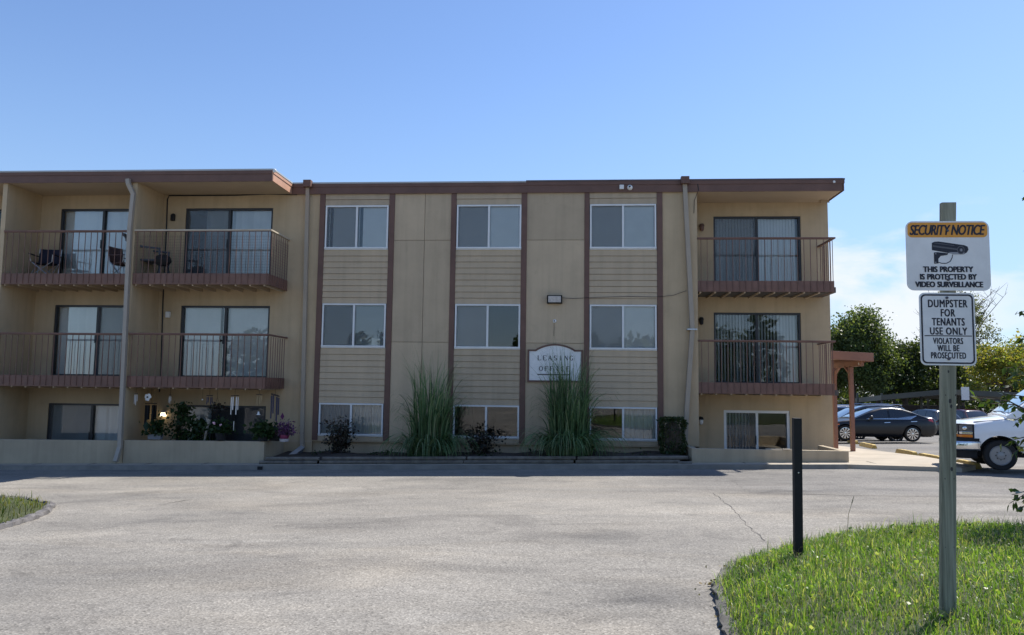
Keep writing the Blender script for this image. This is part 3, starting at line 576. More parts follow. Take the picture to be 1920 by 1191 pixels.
# ---- balconies
def balcony(x0, x1, yf, yb, zt, zr, side, railtop='brown', mesh=False, railmat='rust'):
    zb = zt-0.295; mb = MB()
    mb.box(x0, x1, yf+0.04, yb-0.002, zt-0.05, zt); mb.box(x0, x1, yf, yf+0.038, zb, zt+0.004)
    if side: mb.box(x1-0.038, x1+0.002, yf+0.04, yb-0.002, zb, zt+0.003)
    Bc = mb.build('balcony', M['rust'], B, bevel=0.004)
    mb = MB()
    for x in np.arange(x0+0.06, x1-0.05, 0.395): mb.box(x, x+0.04, yf+0.04, yb-0.004, zb-0.035, zt-0.052)
    mb.build('joist_frame', M['soffit'], Bc)
    pk = MB(); r = 0.0075
    for x in np.arange(x0+0.09, x1-0.02, 0.172): 
        jx = random.uniform(-0.006, 0.006); pk.box(x-r+jx, x+r+jx, yf-0.017, yf-0.002, zb+0.03, zr-0.03)
    if side:
        for y in np.arange(yf+0.12, yb-0.03, 0.165): pk.box(x1+0.003, x1+0.018, y-r, y+r, zb+0.03, zr-0.03)
    pk.box(x0, x1+(0.02 if side else 0), yf-0.02, yf+0.006, zr-0.028, zr-0.012)
    pk.build('railing', M[railmat], Bc)
    hr = MB(); hr.box(x0, x1+(0.05 if side else 0), yf-0.042, yf+0.032, zr-0.011, zr+0.030)
    if side: hr.box(x1-0.022, x1+0.052, yf+0.033, yb-0.01, zr-0.0108, zr+0.0298)
    hr.build('handrail', M[railtop], Bc, bevel=0.006)
    if mesh:
        q = MB(); e = 0.0016
        for z in np.arange(zt+0.02, zr-0.12, 0.075): q.box(x0, x1, yf+0.012, yf+0.012+2*e, z-e, z+e); q.box(x1-0.01, x1-0.01+2*e, yf+0.02, yb, z-e, z+e)
        for x in np.arange(x0+0.04, x1, 0.06): q.box(x-e, x+e, yf+0.015, yf+0.015+2*e, zt+0.02, zr-0.12)
        for y in np.arange(yf+0.06, yb, 0.06): q.box(x1-0.013, x1-0.013+2*e, y-e, y+e, zt+0.02, zr-0.12)
        q.build('wire_mesh', M['cable'], Bc)
    return Bc
M['bare'] = paint('sunlit_cream_timber', (0.50, 0.43, 0.33), 0.7, 0.12, 5.0)  # cream tone paints sunlight on the top left handrail into its colour
YB = -1.40
balcony(-11.705, -7.955, YB, 0, 4.914, 6.075, True, 'bare', True); balcony(-11.705, -7.935, YB, 0, 2.158, 3.278, True, 'rust')
balcony(-15.425, -11.845, YB, 0, 4.905, 6.06, False, 'rust'); balcony(-15.425, -11.845, YB, 0, 2.15, 3.265, False, 'rust')
balcony(XL, -15.565, YB, 0, 4.90, 6.05, False, 'rust'); balcony(XL, -15.565, YB, 0, 2.145, 3.26, False, 'rust')
balcony(XR+0.003, 7.145, 0.0, 1.3, 4.938, 6.105, True, 'rust'); balcony(XR+0.003, 7.085, 0.0, 1.3, 2.177, 3.30, True, 'rust')
# ---- downspouts
def downspout(pts, mat, wd=0.05, head=None):
    mb = MB()
    for a, b in zip(pts[:-1], pts[1:]): mb.tube([a, Vector(b)+(Vector(b)-Vector(a)).normalized()*0.02], wd, 4, square=True, up=(0, 1, 0.001))
    o = mb.build('downspout', mat, B)
    if head:
        h = MB(); x, y, z = head; h.box(x-0.11, x+0.11, y-0.13, y+0.05, z-0.17, z+0.03); h.build('conductor_head', M['brown'], o, bevel=0.006)
    return o
a = at(240, 336, -1.53); b = at(241, 345, -1.53); c = at(250, 364, -1.47); d = at(243.5, 430, -1.47); e = at(225, 838, -1.47); f_ = at(217, 864, -1.58)
downspout([a, b, c, d, e, f_], M['gutterg'])
a = at(577.5, 350, -0.06); e = at(566.5, 826, -0.06); e1 = at(567, 840, -0.10); e2 = at(541, 860, -0.85)
ds = downspout([a, e, e1], M['gutter'], 0.05, (a[0]+0.02, -0.10, 7.75)); mb = MB(); mb.tube([e1, e2], 0.062, 4, square=True, up=(0, 1, 0.001)); mb.build('outlet_elbow', M['galv'], ds)
P1, P2, P3, P4 = at(1283.5, 344, -0.06), at(1298, 618, -0.12), at(1288, 760, -0.10), at(1284, 852, -0.06)
ds = downspout([P1, P2, P3, P4], M['gutter'], 0.058, (P1[0], -0.10, 7.77)); mb = MB(); mb.box(P2[0]-0.14, P2[0]+0.12, -0.20, 0.0, P2[2]-0.015, P2[2]+0.02); mb.build('strap', M['galv'], ds)
# ---- cables stapled to the walls
def cable(pts, r=0.012): mb = MB(); mb.tube(pts, r, 6); return mb.build('cable', M['cable'], B)
q = [at(x, y, -0.02) for x, y in ((566, 352), (556, 365), (500, 364), (440, 366.5), (380, 366.8), (317, 367), (314, 374), (312, 430), (305.5, 565), (301.5, 705), (299, 735))]
cable(q, 0.018)
cable([at(x, y, -0.07) for x, y in ((1303, 336), (1308, 345), (1310, 358))], 0.014); cable([at(x, y, -0.02) for x, y in ((1309, 358), (1302, 376), (1301, 400))], 0.008)
cable([at(x, y, -0.045) for x, y in ((1054, 558.5), (1075, 560), (1120, 557.5), (1180, 556), (1230, 557), (1262, 554), (1287, 545))], 0.006)
cable([at(x, y, -0.02) for x, y in ((1039, 606), (1038.5, 630))], 0.005)
cable([at(x, y, -0.045) for x, y in ((960, 343), (1100, 341), (1163, 351), (1178, 351))], 0.004)
cable([(3.54, 0.05, 4.6), (3.54, 1.2, 4.55)], 0.012)
# ================================================================== WALL-MOUNTED THINGS
def wallthing(name, label, cat, p, group=None): return thing(name, label, cat, tuple(p), 0, group)
# flood light
p = at(1040, 562.5, 0); t = wallthing('flood_light', 'black framed wall pack flood light above the leasing office sign', 'light', p)
x, _, z = p; mb = MB()
mb.hexa([(x-0.21, -0.14, z-0.11), (x+0.21, -0.14, z-0.11), (x+0.21, -0.01, z-0.11), (x-0.21, -0.01, z-0.11), (x-0.21, -0.22, z+0.11), (x+0.21, -0.22, z+0.11), (x+0.21, -0.01, z+0.11), (x-0.21, -0.01, z+0.11)]); mb.build('housing', M['black'], t, bevel=0.012)
mb = MB(); mb.hexa([(x-0.175, -0.166, z-0.085), (x+0.175, -0.166, z-0.085), (x+0.175, -0.12, z-0.085), (x-0.175, -0.12, z-0.085), (x-0.175, -0.226, z+0.085), (x+0.175, -0.226, z+0.085), (x+0.175, -0.17, z+0.085), (x-0.175, -0.17, z+0.085)]); mb.build('lens', M['lamp'], t, bevel=0.008)
# cameras
def dome_cam(px, py, Y, rr, label):
    p = at(px, py, Y); t = wallthing('security_camera', label, 'security camera', p); x, y, z = p
    mb = MB(); mb.lathe([(0.0, -0.02-rr*0.5), (rr*0.8, -0.02-rr*0.45), (rr, -0.02), (rr, 0.0)], (x, y, z), 20, 'y'); mb.build('base', M['white'], t, smooth=True)
    mb = MB(); mb.ball((x, y-rr*0.55, z), rr*0.72, 14); mb.build('ball_housing', M['white'], t, smooth=True)
    mb = MB(); mb.ball((x-rr*0.12, y-rr*1.12, z+rr*0.12), rr*0.36, 12); mb.build('lens', M['black'], t, smooth=True)
dome_cam(1181, 352, -0.085, 0.075, 'white ball security camera on the brown roof fascia'); dome_cam(1040, 602.5, 0, 0.05, 'small white ball camera on the tan wall below the flood light')
p = at(1165.5, 351.5, -0.085); mb = MB(); mb.box(p[0]-0.06, p[0]+0.06, -0.15, -0.086, p[2]-0.06, p[2]+0.06); tag(mb.build('junction_box', M['white'], bevel=0.01), 'square white junction box on the fascia left of the ball camera', 'junction box')
p = at(1564, 341, -0.08); mb = MB(); mb.lathe([(0.0, -0.015), (0.035, -0.01), (0.035, 0.01)], tuple(p), 16, 'y'); tag(mb.build('plug_button', M['white'], smooth=True), 'round white plug on the right end of the roof fascia', 'plug')
p = at(515, 320.5, -1.49); mb = MB(); mb.ball((p[0], -1.5, p[2]), 0.05, 12, (1, 0.7, 1.1)); tag(mb.build('corner_lamp', M['white'], smooth=True), 'small white knob at the corner of the left roof overhang', 'knob')
# flood lamp under the right soffit
p = at(1545, 376, 1.1); t = wallthing('soffit_flood_light', 'pale flood lamp under the right end of the roof', 'light', p); x, y, z = p
mb = MB(); mb.hexa([(x-0.13, y-0.1, z-0.09), (x+0.13, y-0.1, z-0.09), (x+0.11, y+0.05, z-0.05), (x-0.11, y+0.05, z-0.05), (x-0.11, y-0.05, z+0.05), (x+0.11, y-0.05, z+0.05), (x+0.1, y+0.08, z+0.05), (x-0.1, y+0.08, z+0.05)]); mb.build('housing', M['soffit'], t, bevel=0.01)
mb = MB(); mb.tube([(x, y, z+0.04), (x, y, 7.41)], 0.018, 8); mb.build('bracket', M['soffit'], t)
# porch lamps
def jar_lamp(px, py, Y, label, brown):
    p = at(px, py, Y); x, y, z = p; t = wallthing('porch_lamp', label, 'porch lamp', p, 'porch lamps of the right balconies')
    mb = MB(); mb.lathe([(0.0, 0.0), (0.06, 0.0), (0.06, -0.02), (0.0, -0.025)], (x, y, z+0.06), 14, 'y'); mb.tube([(x, y-0.01, z+0.06), (x, y-0.09, z+0.09)], 0.018, 8); mb.lathe([(0.0, 0.115), (0.05, 0.11), (0.075, 0.05), (0.07, 0.035)], (x, y-0.09, z), 16); mb.build('bracket', M['brown'] if brown else M['black'], t, smooth=True)
    mb = MB(); mb.lathe([(0.055, 0.04), (0.06, 0.0), (0.055, -0.07), (0.03, -0.10), (0, -0.105)], (x, y-0.09, z), 14); mb.build('globe', M['rust'] if brown else (M['white'] if py > 700 else M['black']), t, smooth=True)
jar_lamp(1315, 428, 1.3, 'brown jar porch lamp beside the top right balcony door', True); jar_lamp(1314, 603, 1.3, 'dark jar porch lamp beside the middle right balcony door', False); jar_lamp(1313.5, 789, 1.3, 'black porch lamp with white globe beside the ground floor white framed door', False)
p = at(326, 408.5, 0); x, y, z = p; t = wallthing('wall_lantern', 'black box lantern left of the top balcony door', 'porch lamp', p)
mb = MB(); mb.box(x-0.055, x+0.055, -0.10, -0.01, z-0.10, z+0.07); mb.build('body', M['black'], t, bevel=0.012); mb = MB(); mb.lathe([(0.075, 0.07), (0.05, 0.10), (0.0, 0.115)], (x, -0.055, z), 4); mb.box(x-0.03, x+0.03, -0.03, 0, z-0.05, z+0.05); mb.build('cap', M['black'], t)
p = at(317, 589.5, 0); x, y, z = p; t = wallthing('wall_sconce', 'square white glass sconce beside the first floor left door', 'porch lamp', p)
mb = MB(); mb.box(x-0.06, x+0.06, -0.10, -0.012, z-0.10, z+0.07); mb.build('shade', M['white'], t, bevel=0.015); mb = MB(); mb.box(x-0.05, x+0.05, -0.012, 0, z-0.06, z+0.08); mb.build('bracket', M['bronze'], t)
p = at(308.5, 775, 0); x, y, z = p; t = wallthing('lit_wall_sconce', 'lit cream glass sconce glowing beside the ground floor plant patio door', 'porch lamp', p)
mb = MB(); mb.hexa([(x-0.07, -0.13, z-0.085), (x+0.07, -0.13, z-0.085), (x+0.07, -0.015, z-0.085), (x-0.07, -0.015, z-0.085), (x-0.05, -0.11, z+0.02), (x+0.05, -0.11, z+0.02), (x+0.05, -0.02, z+0.02), (x-0.05, -0.02, z+0.02)]); mb.build('lamp_shade', M['lit'], t, bevel=0.008)
mb = MB(); mb.box(x-0.052, x+0.052, -0.115, 0.0, z+0.021, z+0.08); mb.build('bracket', M['potw'], t, bevel=0.006)
# ---- leasing office sign
SX0, SX1 = at(989, 680, -0.03)[0], at(1093, 680, -0.03)[0]; SZ0 = at(1040, 717, -0.03)[2]; SZS = at(1040, 656, -0.03)[2]; SZT = at(1040, 645, -0.03)[2]
t = thing('leasing_sign', 'white arched LEASING OFFICE sign with dark frame half hidden by tall grass', 'sign', ((SX0+SX1)/2, 0, SZ0))
def arch(x0, x1, z0, zs, ztop, e=0.14):
    w_ = x1-x0; a, b = x0+w_*e, x1-w_*e; pts = [(x0, z0), (x1, z0), (x1, zs), (b, zs)]
    for i in range(1, 20):
        u = i/20; pts.append((b+(a-b)*u, zs+(ztop-zs)*math.sin(math.pi*u)**0.8))
    return pts+[(a, zs), (x0, zs)]
outer = arch(SX0, SX1, SZ0, SZS, SZT); inn = arch(SX0+0.05, SX1-0.05, SZ0+0.05, SZS-0.045, SZT-0.045, 0.13)
mb = MB(); mb.prism([(x, -0.04, z) for x, z in inn], (0, 0.026, 0)); mb.build('panel', M['signwhite'], t)
mb = MB(); n = len(outer)
for i in range(n):
    j = (i+1) % n; q = [outer[i], outer[j], inn[j], inn[i]]
    mb.prism([(x, -0.055, z) for x, z in q], (0, 0.042, 0))
mb.build('frame', M['bronze2'] if 'bronze2' in M else M['brown'], t)
M_ink = M['ink2']; mb = MB(); W_, H_ = SX1-SX0, SZT-SZ0
def fr(u, v, d): return (SX0+u, -0.042-d, SZ0+v)
def serif(txt, u0, u1, v0, h):
    # roman capitals: thick and thin strokes with foot and head serifs
    n = len(txt); adv = (u1-u0)/n; lw, tw = 0.026, 0.012
    def st(a, b, wd):
        a, b = Vector(a), Vector(b); d = (b-a).normalized(); s = Vector((-d.y, d.x))*wd/2
        mb.add([fr(*p_, 0.001) for p_ in (a-s, b-s, b+s, a+s)], [(0, 1, 2, 3)])
    def arc(cx, cy, rx, ry, a0, a1):
        k = 12; P = [(cx+rx*math.cos(R(a0+(a1-a0)*i/k)), cy+ry*math.sin(R(a0+(a1-a0)*i/k))) for i in range(k+1)]
        for i in range(k): st(P[i], P[i+1], tw+(lw-tw)*abs(math.cos(R(a0+(a1-a0)*(i+0.5)/k))))
    for i, ch in enumerate(txt):
        x = u0+adv*i; wl = adv*0.62; y0, y1 = v0, v0+h; s = 0.012
        def stem(xx): st((xx, y0), (xx, y1), lw); st((xx-s*1.4, y0), (xx+s*1.4, y0), tw*0.8); st((xx-s*1.4, y1), (xx+s*1.4, y1), tw*0.8)
        if ch == 'L': stem(x+s); st((x+s, y0), (x+wl, y0), tw); st((x+wl, y0), (x+wl, y0+h*0.25), tw)
        elif ch in 'EF':
            stem(x+s); st((x+s, y1), (x+wl, y1), tw); st((x+wl, y1), (x+wl, y1-h*0.22), tw); st((x+s, (y0+y1)/2), (x+wl*0.75, (y0+y1)/2), tw)
            if ch == 'E': st((x+s, y0), (x+wl, y0), tw); st((x+wl, y0), (x+wl, y0+h*0.22), tw)
        elif ch == 'A': st((x, y0), (x+wl/2, y1), tw); st((x+wl/2, y1), (x+wl, y0), lw); st((x+wl*0.22, y0+h*0.35), (x+wl*0.75, y0+h*0.35), tw); st((x-s, y0), (x+s, y0), tw); st((x+wl-s, y0), (x+wl+s, y0), tw)
        elif ch == 'N': st((x+s, y0), (x+s, y1), tw); st((x+s, y1), (x+wl, y0), lw); st((x+wl, y0), (x+wl, y1), tw)
        elif ch == 'I': stem(x+wl/2)
        elif ch == 'S': arc(x+wl/2, y1-h*0.26, wl*0.36, h*0.25, 30, 260); arc(x+wl/2, y0+h*0.26, wl*0.38, h*0.26, 90, -150)
        elif ch == 'O': arc(x+wl/2, (y0+y1)/2, wl*0.5, h*0.5, 0, 360)
        elif ch in 'CG':
            arc(x+wl/2, (y0+y1)/2, wl*0.5, h*0.5, 45, 315)
            if ch == 'G': st((x+wl*0.85, y0+h*0.1), (x+wl*0.85, y0+h*0.42), lw)
serif('LEASING', W_*0.185, W_*0.86, H_*0.575, H_*0.115); serif('OFFICE', W_*0.215, W_*0.80, H_*0.295, H_*0.115)
mb.build('lettering', M_ink, t, fixn=False)
mb = MB(); mb.box(SX0+W_*0.18, SX0+W_*0.78, -0.046, -0.0405, SZ0+H_*0.185, SZ0+H_*0.215); mb.build('rule_line', M_ink, t)
# ================================================================== LOW WALLS AND TIMBERS
def lowwall(label, segs, tops, th=0.14):
    mb = MB()
    for (x0, y0, x1, y1) in segs: mb.hexa([(x0, y0, gz(x0, y0)-0.4), (x1, y0, gz(x1, y0)-0.4), (x1, y1, gz(x1, y1)-0.4), (x0, y1, gz(x0, y1)-0.4), (x0, y0, tops(x0)), (x1, y0, tops(x1)), (x1, y1, tops(x1)), (x0, y1, tops(x0))])
    o = mb.build('patio_wall', M['lowwall'], bevel=0.012); return tag(o, label, 'low wall', 'stucco walls of the ground floor patios')
lowwall('low stucco patio wall carrying the flower pots', [(-11.69, -1.40, -7.88, -1.26), (-8.02, -1.258, -7.88, -0.003)], lambda x: 0.497+(x+7.9)*0.008)
lowwall('bare low stucco wall left of the downspout', [(XL, -1.405, -11.85, -1.265)], lambda x: 0.452+(x+11.85)*0.006)
lowwall('low stucco wall below the white framed patio door', [(3.08, -1.50, 6.88, -1.35), (3.08, -1.348, 3.23, -0.003), (6.73, -1.348, 6.88, 0.4)], lambda x: 0.525)
mb = MB(); mb.box(4.9, 5.72, -1.47, -1.37, 0.5255, 0.545); mb.box(5.3, 5.48, -1.52, -1.40, 0.5255, 0.552); tag(mb.build('flat_timber_strip', M['bare'], bevel=0.006), 'pale sunlit strip of wood lying on the right low wall', 'wood strip')
def timber(x0, x1, y, z, label, th=0.085, tilt=0.0):
    mb = MB(); n = 14; v = []; f = []; rr = 8
    for i in range(n+1):
        x = x0+(x1-x0)*i/n
        for k in range(rr):
            a = 2*math.pi*(k+0.5)/rr; q = 0.56+random.uniform(-0.02, 0.02); v.append((x, y+math.cos(a)*th*q*1.15, z+th/2+tilt*(i/n)+gz(x, y)-gz(x0, y)+math.sin(a)*th*q))
    f = [(i*rr+k, i*rr+(k+1) % rr, (i+1)*rr+(k+1) % rr, (i+1)*rr+k) for i in range(n) for k in range(rr)]+[tuple(range(rr))[::-1], tuple(range(n*rr, (n+1)*rr))]
    mb.add(v, f); tag(mb.build('landscape_timber', M['timber']), label, 'timber', 'weathered timbers edging the planting bed')
g0 = lambda x: float(gz(x, -1.7))+0.10
timber(-7.85, -6.35, -1.72, g0(-7.85), 'short lower timber at the left end of the bed'); timber(-7.70, -6.30, -1.70, g0(-7.7)+0.09, 'short upper timber under the downspout outlet')
timber(-6.28, -2.6, -1.72, g0(-6.28), 'long lower timber in front of the left dark shrub'); timber(-6.22, -2.55, -1.70, g0(-6.22)+0.09, 'long upper timber in front of the left dark shrub')
timber(-2.58, 0.15, -1.72, g0(-2.58), 'lower timber between the two tall grass clumps'); timber(-2.5, 0.2, -1.70, g0(-2.5)+0.09, 'upper timber between the two tall grass clumps')
timber(0.2, 2.75, -1.72, g0(0.2), 'lower timber in front of the clipped shrub'); timber(0.25, 2.95, -1.70, g0(0.25)+0.085, 'upper timber in front of the clipped shrub', tilt=0.01)
timber(2.7, 3.02, -1.86, g0(2.7)-0.03, 'broken timber stub at the right end of the bed', 0.09)
# ================================================================== PLANTS OF THE BED
M['straw'] = leaf_mat('dry_straw', [(0.30, 0.27, 0.17), (0.42, 0.38, 0.27), (0.20, 0.17, 0.09)], 0.2, 0.6, (1.1, 1.0, 0.8))
M['deadgrass'] = leaf_mat('dead_grass_strand', [(0.16, 0.14, 0.08), (0.26, 0.23, 0.14), (0.10, 0.10, 0.05)], 0.2, 0.6, (1.1, 1.0, 0.8))
def tall_grass(cx, cy, label, H, n, wd, tops, lean=0.0):
    t = thing('ornamental_grass', label, 'ornamental grass', (cx, cy, gz(cx, cy)+0.12), 0, 'ornamental grass clumps against the wall')
    a = RNG.uniform(0, 2*np.pi, n); r = wd*0.30*np.sqrt(RNG.uniform(0, 1, n)); base = np.stack([cx+r*np.cos(a)*1.5, cy+r*np.sin(a)*0.7, np.full(n, gz(cx, cy)+0.12)], 1)
    da = a+RNG.normal(0, 0.7, n); dv = np.stack([np.cos(da)*1.0+lean, np.sin(da)*0.75-0.18], 1); dv /= np.linalg.norm(dv, axis=1, keepdims=True)
    pick = RNG.uniform(0, 1, n)
    for sel, l0, l1, bm, bs, pw, push in ((pick < 0.46, 0.30, 0.60, 2.9, 0.35, 1.25, 0.10), ((pick >= 0.46) & (pick < 0.74), 0.45, 0.80, 2.8, 0.4, 3.4, 0.05), (pick >= 0.74, 0.60, 0.96, 0.9, 0.7, 4.5, 0.0)):
        q = int(sel.sum()); bb = base[sel].copy(); dd = dv[sel].copy()
        if l0 < 0.4: dd[:, 1] -= RNG.uniform(0.0, 1.2, q); dd = unit(dd)
        bb[:, :2] += dd*RNG.uniform(0, push*2, q)[:, None]
        ribbon_blades('foliage', bb, dd, H*RNG.uniform(l0, l1, q), RNG.uniform(0.018, 0.038, q), np.clip(RNG.normal(bm, bs, q), 0.1, 3.4), M['pampas'], t, 10, RNG.normal(0, 0.6, q), pw)
    q = n//9; dd = unit(dv[:q]+np.array([0, -0.5])); ribbon_blades('dead_blade', base[:q], dd, H*RNG.uniform(0.2, 0.6, q), RNG.uniform(0.012, 0.026, q), np.clip(RNG.normal(2.7, 0.6, q), 0.6, 3.6), M['deadgrass'], t, 9, RNG.normal(0, 0.8, q), 1.3)
    k = tops; b2 = base[:k]; ribbon_blades('tall_stem', b2, dv[:k], H*RNG.uniform(0.75, 1.10, k), RNG.uniform(0.008, 0.014, k), np.clip(RNG.normal(0.7, 0.6, k), 0.05, 2.4), M['pampas'], t, 9, RNG.normal(0, 0.7, k), 3.0)
    return t
p = at(806, 866, -1.0); tall_grass(p[0], -0.95, 'tall arching ornamental grass left of the middle window bay', 3.0, 640, 1.10, 55, 0.22)
p = at(1066, 868, -1.05); tall_grass(p[0], -0.95, 'tallest ornamental grass clump hiding the lower half of the sign', 3.15, 860, 1.10, 85, 0.04)
def shrub(name, label, cx, cy, wd, H, n, mat, stems, group=None, size=0.06):
    z0 = gz(cx, cy)+0.2; t = thing(name, label, 'shrub', (cx, cy, z0), 0, group); mb = MB(); P = []; U = RNG.normal
    for i in range(stems):
        a = random.uniform(0, 6.28); e = Vector((cx+math.cos(a)*wd*random.uniform(0.1, 0.5), cy+math.sin(a)*wd*0.4*random.uniform(0.1, 1), z0+H*random.uniform(0.45, 1.0))); s0 = Vector((cx+random.uniform(-0.05, 0.05), cy, z0-0.05)); md = s0.lerp(e, 0.5)+Vector((random.uniform(-0.08, 0.08), random.uniform(-0.05, 0.05), 0.08))
        mb.tube([s0, md, e], [0.012, 0.009, 0.004], 5)
        for k in range(n//stems):
            f = random.uniform(0.25, 1.0); q = (s0.lerp(md, f*2) if f < 0.5 else md.lerp(e, f*2-1)); rr = 0.11*wd+0.03; P.append(tuple(q+Vector((random.gauss(0, rr), random.gauss(0, rr), random.gauss(0, rr*0.8)))))
    mb.build('stem', M['bark'], t); leaves('foliage', P, size, mat, t, 1.5); return t
p = at(633, 858, -0.75); shrub('rose_bush', 'dark leafy rose bush below the left window bay', p[0], -0.75, 0.85, 1.0, 1500, M['rose'], 16, 'dark shrubs in the bed')
p = at(905, 858, -0.75); shrub('rose_bush', 'thin dark reddish bush below the middle window bay', p[0], -0.75, 0.95, 0.80, 900, M['rose'], 13, 'dark shrubs in the bed')
# clipped boxwood
p = at(1261, 858, -0.7); z0 = float(gz(p[0], -0.7))+0.18; t = thing('clipped_shrub', 'clipped dense green column shrub beside the right downspout', 'shrub', (p[0], -0.7, z0), 0)
n = 5200; U = RNG.uniform(-1, 1, (n, 3)); ax = RNG.integers(0, 3, n); sgn = np.sign(RNG.uniform(-1, 1, n)); 
for i in range(n): 
    U[i, ax[i]] = sgn[i]*RNG.uniform(0.8, 1.02)
U[:, 2] = np.clip(U[:, 2], -1, 1); pw = 5.0; nr = (np.abs(U)**pw).sum(1)**(1/pw); U = U/np.maximum(nr, 1)[:, None]
wob = 1+0.07*np.sin(U[:, 2]*6+U[:, 0]*4)+RNG.normal(0, 0.03, n)
P = np.stack([p[0]+U[:, 0]*0.31*wob, -0.7+U[:, 1]*0.30*wob, z0+0.52+U[:, 2]*0.50], 1); leaves('foliage', P, 0.042, M['box'], t, 1.5, 0.2, out=U*0.9)
mb = MB(); mb.tube([(p[0], -0.7, z0-0.1), (p[0]+0.02, -0.7, z0+0.5)], 0.03, 6); mb.ball((p[0], -0.7, z0+0.52), 0.40, 10, (0.62, 0.6, 1.1)); mb.build('trunk', M['bark'], t)
# small weeds in the bed
P = []
for i in range(26):
    x = random.uniform(-7.0, 2.9); y = random.uniform(-1.4, -0.3)
    for k in range(30): P.append((x+random.gauss(0, 0.1), y+random.gauss(0, 0.06), float(gz(x, y))+0.25+abs(random.gauss(0, 0.05))))
o = leaves('ground_cover', P, 0.05, M['plant'], None, 2.0, 0.2); tag(o, 'low weeds scattered over the planting bed', 'weeds', None, 'stuff')
# ================================================================== BALCONY FURNITURE
def camp_chair(p, rz, label, mat, s=1.0, back=0.45):
    t = thing('folding_chair', label, 'folding chair', p, rz, 'chairs on the top balconies')
    f = lambda *q: tuple(v*s for v in q)
    mb = MB(); r = 0.011
    for sx in (-1, 1):
        mb.tube([f(sx*-0.26, -0.24, 0), f(sx*0.27, -0.22, 0.42)], r, 6); mb.tube([f(sx*-0.26, 0.24, 0), f(sx*0.27, 0.22, 0.42)], r, 6)
        mb.tube([f(sx*0.27, -0.24, 0), f(sx*0.28, 0.22, 0.42)], r, 6); mb.tube([f(sx*0.28, -0.22, 0.42), f(sx*0.30, -0.25, 0.62)], r, 6); mb.tube([f(sx*0.27, 0.20, 0.05), f(sx*0.29, 0.32, 0.42+back)], r, 6)
    mb.build('frame', M['galv'], t, local=True)
    def cloth(name, pts, nx_=8, ny_=5, sag=0.05):
        a, b, c, d = [Vector(f(*q)) for q in pts]; v = []; q = []
        for j in range(ny_+1):
            for i in range(nx_+1):
                u, w_ = i/nx_, j/ny_; p_ = a.lerp(b, u).lerp(d.lerp(c, u), w_); p_ += Vector((0, 0.0, -sag*s*4*u*(1-u)*(1-w_*0.5))) if name == 'seat' else Vector((0, sag*s*4*u*(1-u), 0)); v.append(p_)
        k = nx_+1; q = [(j*k+i, j*k+i+1, (j+1)*k+i+1, (j+1)*k+i) for j in range(ny_) for i in range(nx_)]
        m_ = MB(); m_.add(v, q); o = m_.build(name, mat, t, local=True, smooth=True, fixn=False); md = o.modifiers.new('thickness', 'SOLIDIFY'); md.thickness = 0.012
    cloth('seat', [(-0.27, -0.24, 0.43), (0.27, -0.24, 0.43), (0.27, 0.22, 0.40), (-0.27, 0.22, 0.40)]); cloth('backrest', [(-0.28, 0.22, 0.42), (0.28, 0.22, 0.42), (0.29, 0.32, 0.42+back), (-0.29, 0.32, 0.42+back)])
    for sx in (-1, 1):
        m_ = MB(); m_.box(*f(min(sx*0.26, sx*0.34), max(sx*0.26, sx*0.34), -0.27, 0.26, 0.62, 0.64)); m_.build('armrest', mat, t, local=True, bevel=0.008)
p = at(86, 513, -0.55); camp_chair((p[0], -0.62, 4.905), R(12), 'navy canvas camp chair in the corner of the top left balcony', M['navycloth'], 1.0, 0.44)
p = at(232, 513, -0.6); camp_chair((p[0]-0.02, -0.6, 4.905), R(80), 'dusty red folding chair beside the balcony downspout', M['dullred'], 0.95, 0.5)
# grey patio lounge chair, side on
p = at(283, 512, -0.7); t = thing('patio_chair', 'grey resin patio chair behind the wire mesh railing', 'patio chair', (p[0], -0.75, 4.914), R(98)); t.scale = (1.12, 1.25, 1.12)
mb = MB(); mb.box(-0.27, 0.27, -0.28, 0.25, 0.36, 0.40); mb.build('seat', M['chairgrey'], t, local=True, bevel=0.015)
mb = MB()
for i in range(6): 
    x = -0.25+i*0.1; mb.hexa([(x-0.035, 0.24, 0.40), (x+0.035, 0.24, 0.40), (x+0.035, 0.27, 0.40), (x-0.035, 0.27, 0.40), (x-0.035, 0.48, 0.98), (x+0.035, 0.48, 0.98), (x+0.035, 0.51, 0.98), (x-0.035, 0.51, 0.98)])
mb.hexa([(-0.29, 0.475, 0.95), (0.29, 0.475, 0.95), (0.29, 0.52, 0.95), (-0.29, 0.52, 0.95), (-0.29, 0.50, 1.03), (0.29, 0.50, 1.03), (0.29, 0.54, 1.03), (-0.29, 0.54, 1.03)]); mb.build('backrest', M['chairgrey'], t, local=True, bevel=0.006)
for sx in (-1, 1):
    mb = MB(); mb.tube([(sx*0.29, 0.45, 0.86), (sx*0.30, 0.1, 0.70), (sx*0.30, -0.30, 0.66)], 0.026, 8); mb.build('armrest', M['chairgrey'], t, local=True, smooth=True)
    for y, y2 in ((-0.28, -0.30), (0.25, 0.34)):
        mb = MB(); mb.tube([(sx*0.30, y, 0.66 if y < 0 else 0.78), (sx*0.28, y2, 0.0)], 0.022, 8); mb.build('leg', M['chairgrey'], t, local=True, smooth=True)
